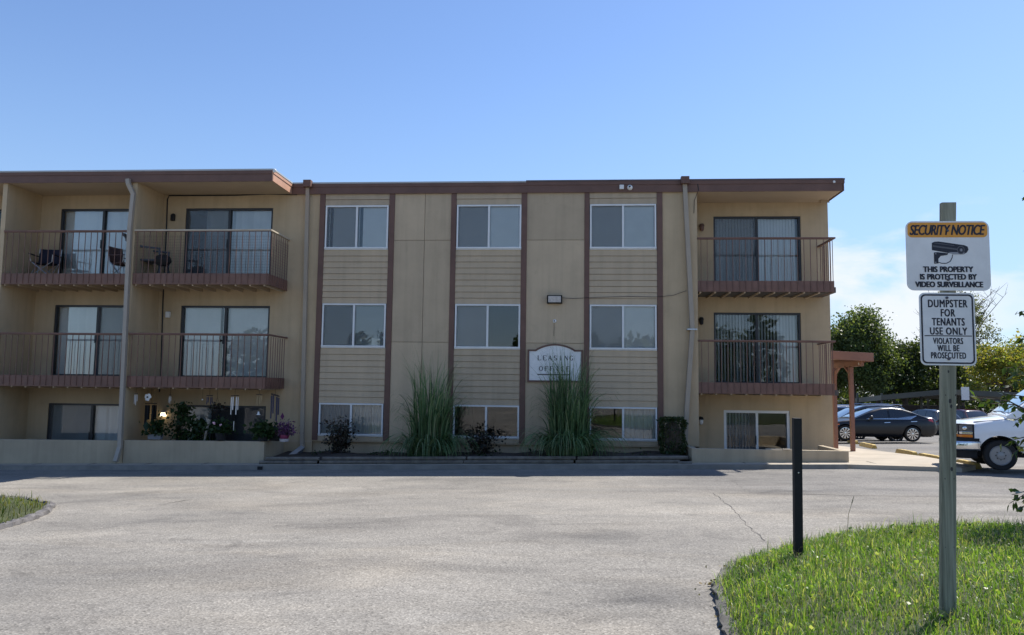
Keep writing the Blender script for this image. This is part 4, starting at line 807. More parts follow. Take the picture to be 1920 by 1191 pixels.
# small dark grill next to it
p = at(302, 512, -0.8); t = thing('kettle_grill', 'small black round grill on the top balcony beside the patio chair', 'grill', (p[0]+0.12, -0.95, 4.914))
mb = MB(); mb.lathe([(0.0, 0.26), (0.14, 0.28), (0.21, 0.38), (0.22, 0.42), (0.19, 0.52), (0.1, 0.58), (0, 0.60)], (0, 0, 0), 20); mb.build('bowl', M['black'], t, smooth=True, local=True)
for a in (0.3, 2.4, 4.5):
    mb = MB(); mb.tube([(0.12*math.cos(a), 0.12*math.sin(a), 0.30), (0.2*math.cos(a), 0.2*math.sin(a), 0)], 0.012, 6); mb.build('leg', M['black'], t, local=True)
# ================================================================== WIND CHIMES AND ORNAMENTS
ZH = 1.865
def chime(px, ptop, ptube, pend, label, top, tube, n, rr, tr, Y=-1.3, sail=None, tilt=0.0, psail=None, topmat='darkwood'):
    a = at(px, ptube, Y); x = a[0]; zt, z1 = a[2], at(px, pend, Y)[2]; t = thing('wind_chime', label, 'wind chime', (x, Y, ZH), 0, 'wind chimes hanging from the balcony over the patio')
    mb = MB(); mb.tube([(x, Y, zt+0.06), (x, Y, ZH)], 0.004, 5)
    if sail: mb.tube([(x, Y, zt), (x, Y, at(px, psail, Y)[2])], 0.003, 5)
    mb.build('cord', M['cable'], t)
    mb = MB(); k = 16; v = []
    for s in (0.0, 0.018):
        for j in range(k): an = 2*math.pi*j/k; v.append((x+math.cos(an)*rr*1.15, Y+math.sin(an)*rr*1.15, zt+0.035+s-math.cos(an)*tilt))
    mb.add(v, [tuple(range(k))[::-1], tuple(range(k, 2*k))]+[(j, (j+1) % k, k+(j+1) % k, k+j) for j in range(k)]); mb.build('top_disc', M[topmat], t)
    for j in range(n):
        an = 2*math.pi*j/n+0.4; c, s = x+math.cos(an)*rr*0.92, Y+math.sin(an)*rr*0.92; ztt = zt-math.cos(an)*tilt; ln = (zt-z1)*(0.62+0.38*((j*3) % n)/max(1, n-1))
        mb = MB(); mb.tube([(c, s, ztt), (c, s, ztt-ln)], tr, 8); mb.tube([(c, s, ztt), (c, s, ztt+0.03)], 0.002, 4); mb.build('chime_tube', M[tube], t, smooth=True)
    if sail:
        z = at(px, psail, Y)[2]; mb = MB()
        if sail == 'disc': mb.lathe([(0.0, -0.006), (0.055, -0.005), (0.055, 0.005), (0, 0.006)], (x, Y, z), 20, 'y'); mb.build('sail', M['navy'], t, smooth=True)
        elif sail == 'bell': mb.lathe([(0.0, 0.09), (0.02, 0.08), (0.028, 0.03), (0.055, 0.0), (0.05, -0.002), (0.0, 0.06)], (x, Y, z), 18); mb.build('bell', M['white'], t, smooth=True)
        elif sail == 'rod': mb.tube([(x, Y, z+0.12), (x, Y, z-0.12)], 0.01, 6); mb.build('sail', M['tube'], t)
    return t
chime(255, 737, 741, 760, 'tiny silver chime at the left end of the plant patio', 'x', 'tube', 4, 0.035, 0.008)
chime(283, 740, 760, 803, 'big black tubed chime beside the partition wall', 'x', 'black', 6, 0.13, 0.03, -0.75)
chime(319, 737, 744, 757, 'tiny silver chime above the lit sconce', 'x', 'tube', 4, 0.025, 0.008, -0.9)
chime(393, 734, 745, 761, 'short dark blue chime above the middle of the patio', 'x', 'navy', 6, 0.07, 0.012, topmat='black')
chime(440.5, 737, 745, 783, 'long silver tubed chime right of the patio centre', 'x', 'tube', 6, 0.09, 0.014, sail='rod', psail=799)
chime(486, 735, 743, 760, 'bamboo chime with a white bell below it', 'x', 'brass', 5, 0.065, 0.011, sail='bell', psail=778)
chime(516, 735, 744, 795, 'big navy tubed chime with round sail at the right end', 'x', 'navy', 6, 0.10, 0.02, -1.25, sail='disc', tilt=0.035, psail=803)
p = at(277, 745, -1.15); t = thing('hanging_ornament', 'white painted flower shaped ornament hanging under the balcony', 'ornament', (p[0], -1.15, ZH))
mb = MB()
for k, (dx, dz, r) in enumerate(((-0.045, 0.05, 0.035), (0.03, 0.055, 0.05), (0.06, 0.01, 0.045), (0.02, -0.04, 0.04), (-0.03, -0.055, 0.04), (-0.06, 0.0, 0.03), (0.015, -0.075, 0.03))): mb.ball((p[0]+dx, -1.15, p[2]+dz), r, 10, (1, 0.3, 1))
mb.build('petal', M['white'], t, smooth=True); mb = MB(); mb.ball((p[0]-0.005, -1.165, p[2]), 0.022, 10); mb.tube([(p[0], -1.15, p[2]+0.05), (p[0], -1.15, ZH)], 0.003, 5); mb.build('hook', M['cable'], t)
p = at(379.5, 749.5, -1.2); t = thing('hanging_ball', 'tiny white ball hanging on a thread above the patio plants', 'ornament', (p[0], -1.2, ZH)); mb = MB(); mb.ball(tuple(p), 0.022, 10); mb.build('ball', M['white'], t, smooth=True); mb = MB(); mb.tube([tuple(p), (p[0], -1.2, ZH)], 0.0025, 4); mb.build('cord', M['cable'], t)
p = at(407, 765, -1.15); t = thing('hanging_basket', 'dark hanging basket of trailing leaves over the patio', 'hanging basket', (p[0], -1.15, ZH)); zc = at(407, 768, -1.15)[2]
mb = MB(); mb.lathe([(0.0, -0.10), (0.09, -0.08), (0.14, 0.0), (0.14, 0.02), (0.0, 0.0)], (p[0], -1.15, zc), 16); mb.build('basket', M['black'], t, smooth=True)
mb = MB(); mb.tube([(p[0]-0.13, -1.15, zc), (p[0], -1.15, zc+0.3), (p[0]+0.13, -1.15, zc)], 0.005, 5); mb.tube([(p[0], -1.15, zc+0.3), (p[0], -1.15, ZH)], 0.005, 5); mb.build('hanger', M['cable'], t)
P = [(p[0]+random.gauss(0, 0.10), -1.15+random.gauss(0, 0.1), zc+random.gauss(0.04, 0.06)) for _ in range(160)]; leaves('foliage', P, 0.06, M['rose'], t)
# potted plants on the patio wall
def potplant(px, py, label, potmat, prof, fol, n, spread, H, size, flowers=None, box=None, Y=-1.33, zz=None):
    p = at(px, py, Y); x, z = p[0], (0.498 if zz is None else zz); t = thing('potted_plant', label, 'potted plant', (x, Y, z), 0, 'plants on the patio wall'); mb = MB()
    if box: mb.hexa([(x-box[0], Y-0.06, z), (x+box[0], Y-0.06, z), (x+box[0], Y+0.06, z), (x-box[0], Y+0.06, z), (x-box[0]*1.1, Y-0.07, z+box[1]), (x+box[0]*1.1, Y-0.07, z+box[1]), (x+box[0]*1.1, Y+0.07, z+box[1]), (x-box[0]*1.1, Y+0.07, z+box[1])]); h = box[1]
    else: mb.lathe(prof, (x, Y, z), 20); h = prof[-1][1]
    mb.build('pot', M[potmat], t, smooth=not box)
    Q = np.stack([x+RNG.normal(0, spread*0.55, n), Y+RNG.normal(0, 0.07, n), z+h+np.abs(RNG.normal(H*0.38, H*0.33, n))], 1); leaves('foliage', Q, size, M[fol], t, 1.6, 0.3)
    if flowers:
        for dx, dz in flowers: m_ = MB(); [m_.ball((x+dx+random.uniform(-.03, .03), Y-0.08, z+h+dz+random.uniform(-.02, .02)), 0.025, 8) for _ in range(4)]; m_.build('flower', M['pink'], t, smooth=True)
    return t
potplant(291, 826, 'bushy green plant in a grey trough beside the fin wall', 'pot', None, 'plant', 420, 0.26, 0.40, 0.08, box=(0.17, 0.13))
potplant(414, 826, 'green geranium in black pot with a few pink blooms', 'black', [(0.0, 0), (0.11, 0), (0.15, 0.17), (0.15, 0.19)], 'plant', 520, 0.26, 0.36, 0.075, [(0.03, 0.22), (-0.16, 0.26)])
potplant(494, 826, 'strappy bright green plant in black pot', 'black', [(0.0, 0), (0.1, 0), (0.13, 0.1), (0.13, 0.12)], 'plant', 520, 0.26, 0.34, 0.095)
potplant(515, 825, 'small leafy plant in long black trough', 'black', None, 'plant', 160, 0.10, 0.28, 0.06, box=(0.13, 0.17), Y=-1.15)
t = potplant(533, 824, 'purple petunias in a magenta pot on pale saucer', 'potm', [(0.0, 0.075), (0.10, 0.075), (0.125, 0.16), (0.125, 0.175)], 'petal', 620, 0.23, 0.32, 0.055, Y=-1.28)
x = at(533, 824, -1.28)[0]; mb = MB(); mb.lathe([(0.0, 0), (0.115, 0), (0.125, 0.07), (0.0, 0.07)], (x, -1.28, 0.498), 20); mb.build('saucer', M['potw'], t, smooth=True)
for px, n, lab, H, sp in ((341, 620, 'tall leafy vine growing up at the left door jamb', 1.25, 0.20), (374, 560, 'broad leafy plant in front of the patio door glass', 0.80, 0.22)):
    p = at(px, 826, -0.9); x = p[0]; t = thing('patio_plant', lab, 'plant', (x, -0.9, -0.2)); mb = MB(); mb.lathe([(0, 0), (0.15, 0), (0.19, 0.35), (0.19, 0.37)], (x, -0.9, -0.2), 18); mb.build('pot', M['pot'], t, smooth=True); mb = MB()
    for k in range(6): mb.tube([(x+random.uniform(-.06, .06), -0.9, 0.1), (x+random.uniform(-.18, .18), -0.9, 0.3+H*random.uniform(.5, 1))], 0.008, 5)
    mb.build('stem', M['bark'], t); zz = RNG.uniform(0, 1, n)**0.8; Q = np.stack([x+RNG.normal(0, sp, n)*(1.15-zz*0.6), -0.9+RNG.normal(0, 0.12, n), 0.2+zz*H], 1); leaves('foliage', Q, 0.09, M['plant'], t, 1.5, 0.2)
pts = [at(x, y, -1.0) for x, y in ((384, 825), (387, 808), (391, 795), (388, 785), (386, 780))]; mb = MB(); mb.tube(pts, [0.03, 0.035, 0.03, 0.03, 0.015], 8); mb.tube([pts[2], at(393, 786, -1.0)], [0.035, 0.045], 8); mb.tube([pts[0], (pts[0][0], -1.0, -0.2)], 0.025, 6)
tag(mb.build('driftwood_branch', M['drift'], smooth=True), 'pale forked driftwood branch standing among the patio plants', 'driftwood')
p = at(418, 800, -0.25); mb = MB(); mb.box(p[0]-0.33, p[0]+0.30, -0.28, -0.20, -0.1, 1.32); mb.box(p[0]-0.33, p[0]-0.29, -0.281, -0.199, -0.62, -0.1); mb.box(p[0]+0.26, p[0]+0.30, -0.281, -0.199, -0.62, -0.1); tag(mb.build('privacy_screen', M['black'], bevel=0.01), 'black standing privacy screen in front of the patio door', 'screen')
# ================================================================== SIGN POST, BLACK POST
GR = lambda x, y: lawn_z(x, y)
LAWN = [(0.97, -19.5), (1.04, -17.0), (1.13, -15.55), (1.30, -14.2), (1.60, -13.35), (2.20, -12.70), (3.05, -11.85), (4.2, -11.35), (5.7, -11.35), (9.5, -11.9), (14, -12.6), (14, -19.5)]
ISLE = [(-7.2, -13.0), (-7.48, -11.3), (-7.62, -10.5), (-7.80, -10.0), (-8.3, -9.1), (-9.2, -8.45), (-10.4, -8.1), (-14, -7.9), (-14, -13.0)]
def edge_dist(x, y, poly):
    x = np.asarray(x, float); y = np.asarray(y, float); d = np.full(x.shape, 1e9); ins = np.zeros(x.shape, bool); n = len(poly)
    for i in range(n):
        (ax, ay), (bx, by) = poly[i], poly[(i+1) % n]
        t = np.clip(((x-ax)*(bx-ax)+(y-ay)*(by-ay))/((bx-ax)**2+(by-ay)**2), 0, 1); d = np.minimum(d, np.hypot(x-ax-t*(bx-ax), y-ay-t*(by-ay)))
        c = (ay > y) != (by > y); ins ^= c & (x < (bx-ax)*(y-ay)/(by-ay+1e-12)+ax)
    return np.where(ins, d, -d)
def lawn_z(x, y, poly=None, h=0.20):
    d = np.clip(edge_dist(x, y, poly or LAWN), 0, 1.4)/1.4
    return gz(x, y)+0.04+h*(1-(1-d)**2)*0.9
def lawn_ground(name, poly, h, mat):
    xs = [p[0] for p in poly]; ys = [p[1] for p in poly]; X, Y = np.meshgrid(np.arange(min(xs), max(xs)+0.1, 0.1), np.arange(min(ys), max(ys)+0.1, 0.1))
    d = edge_dist(X, Y, poly); Z = np.where(d > -0.02, lawn_z(X, Y, poly, h), gz(X, Y)-0.05); a, b = X.shape
    keep = d > -0.12; q = [(j*b+i, j*b+i+1, (j+1)*b+i+1, (j+1)*b+i) for j in range(a-1) for i in range(b-1) if keep[j, i] and keep[j, i+1] and keep[j+1, i] and keep[j+1, i+1]]
    return structure(np_mesh(name, np.stack([X, Y, Z], -1).reshape(-1, 3), q, mat, None, True))
M['lawnsoil'] = paint('lawn_soil', (0.045, 0.055, 0.018), 0.95, 0.4, 6.0, 0.6, 30)
lawn_ground('lawn_mound', LAWN, 0.20, M['lawnsoil']); lawn_ground('island_soil', ISLE, 0.14, M['lawnsoil'])
SP = gr(1777, 1168, 0.19); spx, spy = float(SP[0]), float(SP[1]); spz = float(lawn_z(spx, spy))
# yaw of the signs: nearly square to the camera
t = thing('sign_post', 'weathered wooden post carrying the surveillance and dumpster signs on the lawn', 'sign post', (spx, spy, spz), 0)
ang = R(1.5)
ux, uy = math.cos(ang), -math.sin(ang); fx, fy = -math.sin(ang), -math.cos(ang)   # u along sign, f toward the camera
ztop = at(1780, 381, spy)[2]-spz
def pf(u, f_, z): return (spx+ux*u+fx*f_, spy+uy*u+fy*f_, spz+z)
PX_, PW = 0.046, 0.021; mb = MB(); c = 0.005; ring = [(-PX_+c, -PW), (PX_-c, -PW), (PX_, -PW+c), (PX_, PW-c), (PX_-c, PW), (-PX_+c, PW), (-PX_, PW-c), (-PX_, -PW+c)]
nz_ = 30; v = []
for k in range(nz_+1):
    z = -0.4+(ztop+0.4)*k/nz_; lean = 0.100*(z/ztop)
    for a, b in ring: v.append(pf(a+lean+random.uniform(-.0006, .0006), b+random.uniform(-.0006, .0006), z))
mb.add(v, [(k*8+j, k*8+(j+1) % 8, (k+1)*8+(j+1) % 8, (k+1)*8+j) for k in range(nz_) for j in range(8)]+[tuple(range(8))[::-1], tuple(range(nz_*8, nz_*8+8))]); post = mb.build('post', M['post'], t)
for px, py, r in ((1779, 752, 0.012), (1781, 762, 0.010), (1782, 879, 0.011), (1776, 697, 0.007), (1789, 741, 0.005), (1771, 741, 0.004), (1770, 897, 0.004), (1786, 897, 0.004), (1771, 1025, 0.003), (1786, 1025, 0.003)):
    z = at(px, py, spy)[2]-spz; u = (px-1777.5)/290.0+0.100*z/ztop; k = 12; mb = MB()
    mb.add([pf(u+r*math.cos(6.283*i/k)*0.8*random.uniform(.8, 1.1), PW+0.0015, z+r*1.3*math.sin(6.283*i/k)) for i in range(k)], [tuple(range(k))]); mb.build('knot', M['crack'], post)
def rrect(w_, h_, r, k=6):
    P = []
    for cx, cz, a0 in ((w_/2-r, h_/2-r, 0), (-w_/2+r, h_/2-r, 90), (-w_/2+r, -h_/2+r, 180), (w_/2-r, -h_/2+r, 270)):
        for i in range(k+1): a = R(a0+90*i/k); P.append((cx+r*math.cos(a), cz+r*math.sin(a)))
    return P
def signplate(name, px0, py0, px1, py1, rad, mat, tiltz, off):
    A = at((px0+px1)/2, (py0+py1)/2, spy-0.06); zc = A[2]-spz; dep = abs((A-CAM)@CF); k = dep/FPX
    w_, h_ = (px1-px0)*k*1.005, (py1-py0)*k; uc = ((px0+px1)/2-CX)
    u0 = (A[0]-spx)*ux+(A[1]-spy)*uy
    ct, st_ = math.cos(tiltz), math.sin(tiltz)
    def frame(u, v, d): uu, vv = u*ct-v*st_, u*st_+v*ct; return pf(u0+uu, PW+off+d, zc+vv)
    mb = MB(); P = rrect(w_, h_, rad*k); mb.prism([frame(u, v, 0) for u, v in P], tuple(np.array(frame(0, 0, -0.004))-np.array(frame(0, 0, 0)))); o = mb.build(name, mat, t)
    return o, frame, w_, h_, k
def flat(mb, frame, P, d, mi=0): mb.add([frame(u, v, d) for u, v in P], [tuple(range(len(P)))], mi)
def ring2(mb, frame, P, Q, d, mi=0):
    n = len(P); mb.add([frame(u, v, d) for u, v in P]+[frame(u, v, d) for u, v in Q], [(i, (i+1) % n, n+(i+1) % n, n+i) for i in range(n)], mi)
# --- surveillance sign
o, F_, w_, h_, k = signplate('surveillance_sign', 1706.5, 412, 1856, 544.5, 13, M['signwarm'], R(-0.3), 0.008)
o['label'] = 'white sign with orange band and camera picture'
mb = MB(); P = [(u, v+h_*0.372) for u, v in rrect(w_*0.955, h_*0.215, 8*k)]; flat(mb, F_, P, 0.0009); mb.build('heading_band', M['orange'], o, fixn=False)
mb = MB()
F2 = lambda u, v, d: F_(u, v, d+0.0014)
put_text(mb, 'SECURITY NOTICE', 0.0, h_*0.372, w_*0.90, h_*0.145, F2, 0.035, 0.28, 0.92)
mb.build('lettering', M['ink'], o, fixn=False); mb = MB()
put_text(mb, 'THIS PROPERTY', -w_*0.005, -h_*0.195, w_*0.59, h_*0.078, F2, 0.075, 0, 1.0, 0, 1.2); put_text(mb, 'IS PROTECTED BY', -w_*0.005, -h_*0.303, w_*0.67, h_*0.078, F2, 0.075, 0, 1.0, 0, 1.2); put_text(mb, 'VIDEO SURVEILLANCE', 0.0, -h_*0.412, w_*0.80, h_*0.078, F2, 0.075, 0, 1.0, 0, 1.2)
mb.build('lettering', M['ink'], o, fixn=False)
# camera picture: barrel, hood, front disc, wall arm, cable (printed flat on the sign)
def px2(x, y): return ((x/938*260+1660-1781.2)*k, -(y/1191*330+370-478.2)*k)
mb = MB(); ink = lambda pts, d, mi: flat(mb, F_, [px2(*q) for q in pts], d, mi)
ink([(335, 302), (352, 294), (378, 292), (545, 318), (566, 328), (571, 348), (560, 368), (540, 380), (500, 380), (470, 378), (440, 372), (334, 352)], 0.0010, 0)
ink([(340, 318), (500, 342), (500, 352), (340, 330)], 0.0016, 1); ink([(350, 299), (480, 319), (480, 323), (346, 304)], 0.0016, 1)
ink([(440, 366), (545, 368), (541, 382), (470, 381)], 0.0016, 2)
def disc(cx, cy, rx, ry, d, mi): ink([(cx+rx*math.cos(6.283*i/24), cy+ry*math.sin(6.283*i/24)) for i in range(24)], d, mi)
disc(521, 351, 25, 29, 0.0020, 1); disc(521, 351, 19, 22, 0.0026, 0); disc(523, 352, 12, 14, 0.0032, 1); disc(523, 352, 6, 8, 0.0038, 2)
ink([(346, 368), (372, 366), (440, 374), (432, 386), (390, 392), (374, 412), (374, 444), (346, 446)], 0.0016, 0); disc(358, 377, 4, 4, 0.0022, 2); disc(356, 436, 4, 4, 0.0022, 2)
C_ = [(374, 436), (395, 443), (425, 443), (450, 430), (463, 405), (467, 383)]
for a, b in zip(C_[:-1], C_[1:]):
    a, b = Vector(a), Vector(b); s = (b-a).normalized(); s = Vector((-s.y, s.x))*2.6; ink([tuple(a-s), tuple(b-s), tuple(b+s), tuple(a+s)], 0.0018, 0)
mb.build('camera_picture', [M['ink'], M['ink2'], M['ink3']], o, fixn=False)
M['boltgrey'] = paint('dull_bolt', (0.10, 0.10, 0.12), 0.5, 0.2, 20.0, metal=0.5)
def bolt(parent, frame, u, v): mb = MB(); k_ = 12; mb.prism([frame(u+0.0085*math.cos(6.283*i/k_), v+0.0085*math.sin(6.283*i/k_), 0.009) for i in range(k_)], tuple(np.array(frame(0, 0, 0.0))-np.array(frame(0, 0, 0.009)))); mb.build('bolt', M['boltgrey'], parent)
bolt(o, F_, 0.0, h_*0.36); bolt(o, F_, -0.004, -h_*0.345)
# --- dumpster sign
o, F_, w_, h_, k = signplate('dumpster_sign', 1731, 547.5, 1830.5, 685, 10, M['signwhite'], R(-0.3), 0.008)
o['label'] = 'white sign with black border and dumpster wording'
mb = MB(); ring2(mb, F_, rrect(w_-5.5*k, h_-6.0*k, 8.5*k), rrect(w_-11.4*k, h_-11.9*k, 6.3*k), 0.0010)
mb.add([F_(u, v, 0.0010) for u, v in ((-w_*0.42, -h_*0.102), (w_*0.43, -h_*0.102), (w_*0.43, -h_*0.089), (-w_*0.42, -h_*0.089))], [(0, 1, 2, 3)])
mb.build('border_line', M['ink'], o, fixn=False); mb = MB()
rows = [('DUMPSTER', 0.350, 0.70, 0.104, 0.0), ('FOR', 0.222, 0.25, 0.102, 0.0), ('TENANTS', 0.098, 0.58, 0.102, 0.0), ('USE ONLY', -0.030, 0.66, 0.098, 0.0), ('VIOLATORS', -0.165, 0.53, 0.082, 0.0), ('WILL BE', -0.264, 0.385, 0.082, 0.0), ('PROSECUTED', -0.364, 0.62, 0.084, 0.0)]
for tx, v, ww, hh, _ in rows:
    mb = MB(); put_text(mb, tx, 0.005 if v > -0.1 else 0.0, h_*v, w_*ww, h_*hh, F_, 0.045, 0, 1.14); mb.build('lettering', M['ink'], o, fixn=False)
bolt(o, F_, 0.0, h_*0.43); bolt(o, F_, 0.0, -h_*0.412)
# --- short black post
BP = gr(1496, 1047, 0.16); bx, by = float(BP[0]), float(BP[1]); bz = float(lawn_z(bx, by)); zt_ = at(1494, 784, by)[2]
t = thing('marker_post', 'plain black square post standing in the lawn edge', 'post', (bx, by, bz)); mb = MB(); rr = 0.037
lx = at(1494, 784, by)[0]-bx
mb.hexa([(bx-rr, by-rr, bz-0.3), (bx+rr, by-rr, bz-0.3), (bx+rr, by+rr, bz-0.3), (bx-rr, by+rr, bz-0.3), (bx-rr+lx, by-rr, zt_), (bx+rr+lx, by-rr, zt_), (bx+rr+lx, by+rr, zt_), (bx-rr+lx, by+rr, zt_)]); pb = mb.build('post', M['black2'] if 'black2' in M else M['black'], t, bevel=0.006)
mb = MB()
for py in (886,): z = at(1495, py, by)[2]; mb.lathe([(0.0, -0.002), (0.007, -0.001), (0.007, 0.004)], (bx+0.012, by-rr, z), 10, 'y')
mb.build('bolt', M['steel'], pb)
# ================================================================== CANOPY AT THE SIDE ENTRANCE
t = thing('entrance_canopy', 'rust brown timber canopy over the side entrance right of the building', 'canopy', (8.6, 3.5, 0.2))
def cz(x): return 3.16-(x-7.45)*0.045
Y0, Y1 = 2.3, 6.4; X0, X1 = 7.452, float(at(1638.5, 675, 2.3)[0])
mb = MB(); mb.hexa([(X0, Y0+0.04, cz(X0)-0.06), (X1-0.04, Y0+0.04, cz(X1)-0.06), (X1-0.04, Y1, cz(X1)-0.06), (X0, Y1, cz(X0)-0.06), (X0, Y0+0.04, cz(X0)), (X1-0.04, Y0+0.04, cz(X1)), (X1-0.04, Y1, cz(X1)), (X0, Y1, cz(X0))]); mb.build('roof', M['soffit'], t)
M['canopy'] = paint('rust_canopy_paint', (0.26, 0.125, 0.085), 0.6, 0.1, 3.0, 0.1, 25)
mb = MB(); mb.hexa([(X0, Y0, cz(X0)-0.22), (X1, Y0, cz(X1)-0.22), (X1, Y0+0.038, cz(X1)-0.22), (X0, Y0+0.038, cz(X0)-0.22), (X0, Y0, cz(X0)+0.03), (X1, Y0, cz(X1)+0.03), (X1, Y0+0.038, cz(X1)+0.03), (X0, Y0+0.038, cz(X0)+0.03)]); mb.box(X1-0.038, X1, Y0+0.04, Y1, cz(X1)-0.22, cz(X1)+0.028); mb.build('fascia_board', M['canopy'], t, bevel=0.004)
pA = gr(1597, 843, 0.1); pB = gr(1565, 840, 0.1); PX = 8.75
ya, yb = 3.55, 5.25
for py_, X in ((ya, at(1597, 760, ya)[0]), (yb, at(1565.5, 760, yb)[0])):
    zb = float(gz(X, py_))+0.05; mb = MB(); mb.box(X-0.06, X+0.06, py_-0.06, py_+0.06, zb, 2.74); po = mb.build('post', M['canopy'], t, bevel=0.006)
    mb = MB(); mb.tube([(X, py_+(0.5 if py_ == ya else -0.5), 2.76), (X, py_+(0.16 if py_ == ya else -0.16), 2.58), (X, py_+(0.06 if py_ == ya else -0.06), 2.2)], 0.035, 4, square=True); mb.build('brace', M['canopy'], t)
xm = (at(1597, 760, ya)[0]+at(1565.5, 760, yb)[0])/2; mb = MB(); xa, xb = at(1597, 760, ya)[0], at(1565.5, 760, yb)[0]
mb.hexa([(xa-0.05, Y0+0.3, 2.742), (xa+0.05, Y0+0.3, 2.742), (xb+0.05, Y1-0.1, 2.742), (xb-0.05, Y1-0.1, 2.742), (xa-0.05, Y0+0.3, 2.90), (xa+0.05, Y0+0.3, 2.90), (xb+0.05, Y1-0.1, 2.90), (xb-0.05, Y1-0.1, 2.90)]); mb.build('beam', M['canopy'], t)
mb = MB(); mb.ball((xa-0.02, Y0+0.45, 2.82), 0.05, 10); mb.build('lamp_shade', M['white'], t, smooth=True)
# ================================================================== WHEEL STOPS
stops = [(1578.5, 824, 9.5), (1598.5, 830, 8), (1627, 839, 7), (1700, 855, 0), (1742, 863, 0), (1816, 877, 0)]
def wstop(p0, p1, label):
    a = Vector(p0); b = Vector(p1); a.z = float(gz(a.x, a.y)); b.z = float(gz(b.x, b.y)); d = (b-a).normalized(); s = Vector((d.y, -d.x, 0)).normalized(); n = 10; prof = [(-0.085, 0), (-0.075, 0.055), (-0.05, 0.125), (0.05, 0.125), (0.075, 0.055), (0.085, 0)]
    mb = MB(); v = []
    for i in range(n+1):
        e = 1 if 0 < i < n else 0.86
        for q, h in prof: p_ = a.lerp(b, i/n); v.append((p_.x+s.x*q*e*1.2, p_.y+s.y*q*e*1.2, p_.z+h*e*1.15+random.uniform(-.004, .004)))
    mb.add(v, [(i*6+j, i*6+j+1, (i+1)*6+j+1, (i+1)*6+j) for i in range(n) for j in range(5)]+[tuple(range(6)), tuple(range(n*6, n*6+6))[::-1]])
    tag(mb.build('wheel_stop', M['kerbpaint']), label, 'wheel stop', 'yellow concrete wheel stops along the walk')
def stop_px(x0, y0, x1, y1, lab): a, b = gr(x0, y0), gr(x1, y1); wstop((a[0], a[1], 0), (b[0], b[1], 0), lab)
stop_px(1576, 823, 1584, 826.5, 'farthest yellow wheel stop, behind the canopy posts'); stop_px(1592, 829, 1606, 833, 'yellow wheel stop just behind the nearer canopy post'); stop_px(1615, 836, 1640, 841.5, 'yellow wheel stop in front of the black sedan')
stop_px(1684, 850, 1716, 856.5, 'yellow wheel stop in the empty bay left of the sign post'); stop_px(1726, 859, 1766, 867, 'yellow wheel stop partly hidden by the sign post'); stop_px(1798, 872, 1834, 879.5, 'worn wheel stop at the front wheel of the white van')
# ================================================================== VEHICLES
class Body:
    def __init__(s, xs, top, bot, plan, W, arches, belly=0.86):
        s.xs, s.W = xs, W; ip = lambda p, x: np.interp(x, [q[0] for q in p], [q[1] for q in p])
        s.top = lambda x: ip(top, x); s.plan = lambda x: ip(plan, x); s.arches = arches; s.botp = bot; s.ip = ip; s.belly = belly
    def bot(s, x):
        z = s.ip(s.botp, x)
        for xc, zc, r in s.arches:
            if abs(x-xc) < r: z = max(z, zc+math.sqrt(r*r-(x-xc)**2))
        return z
    PR = [(0.0, 0.90), (0.12, 0.965), (0.35, 1.0), (0.65, 0.995), (0.88, 0.955), (0.97, 0.90), (1.0, 0.80)]
    def side(s, x, z):
        zb, zt = s.ip(s.botp, x), s.top(x); t = min(1, max(0, (z-zb)/(zt-zb))); return s.W/2*s.plan(x)*np.interp(t, [q[0] for q in s.PR], [q[1] for q in s.PR])
    def mesh(s, mb):
        rows = []; zs = np.linspace(0, 1, 12)
        for x in s.xs:
            zb0, zt = s.ip(s.botp, x), s.top(x); zb = min(s.bot(x), zt-0.02); ring = []
            for t in zs: z = zb+(zt-zb)*t; ring.append((x, -s.side(x, z), z))
            hw = s.side(x, zt); cr = 0.03*s.W/1.8
            for k in (0.66, 0.33, 0.0): ring.append((x, -hw*k, zt+cr*(1-k*k)))
            full = ring+[(x, -y, z) for x, y, z in ring[-2::-1]]; rows.append(full)
        n = len(rows[0]); v = [p for r in rows for p in r]; k = len(rows)
        f = [(i*n+j, i*n+j+1, (i+1)*n+j+1, (i+1)*n+j) for i in range(k-1) for j in range(n-1)]+[(i*n+n-1, i*n, (i+1)*n, (i+1)*n+n-1) for i in range(k-1)]+[tuple(range(n)), tuple(range((k-1)*n, k*n))[::-1]]
        mb.add(v, f)
    def panel(s, mb, poly, off=0.008, sides=(-1, 1)):
        for sd_ in sides:
            c = np.mean(poly, 0); P = [(x, sd_*(s.side(x, z)+off), z) for x, z in poly]; Cn = (c[0], sd_*(s.side(c[0], c[1])+off), c[1]); n = len(P)
            mb.add([Cn]+P, [(0, 1+i, 1+(i+1) % n) for i in range(n)])
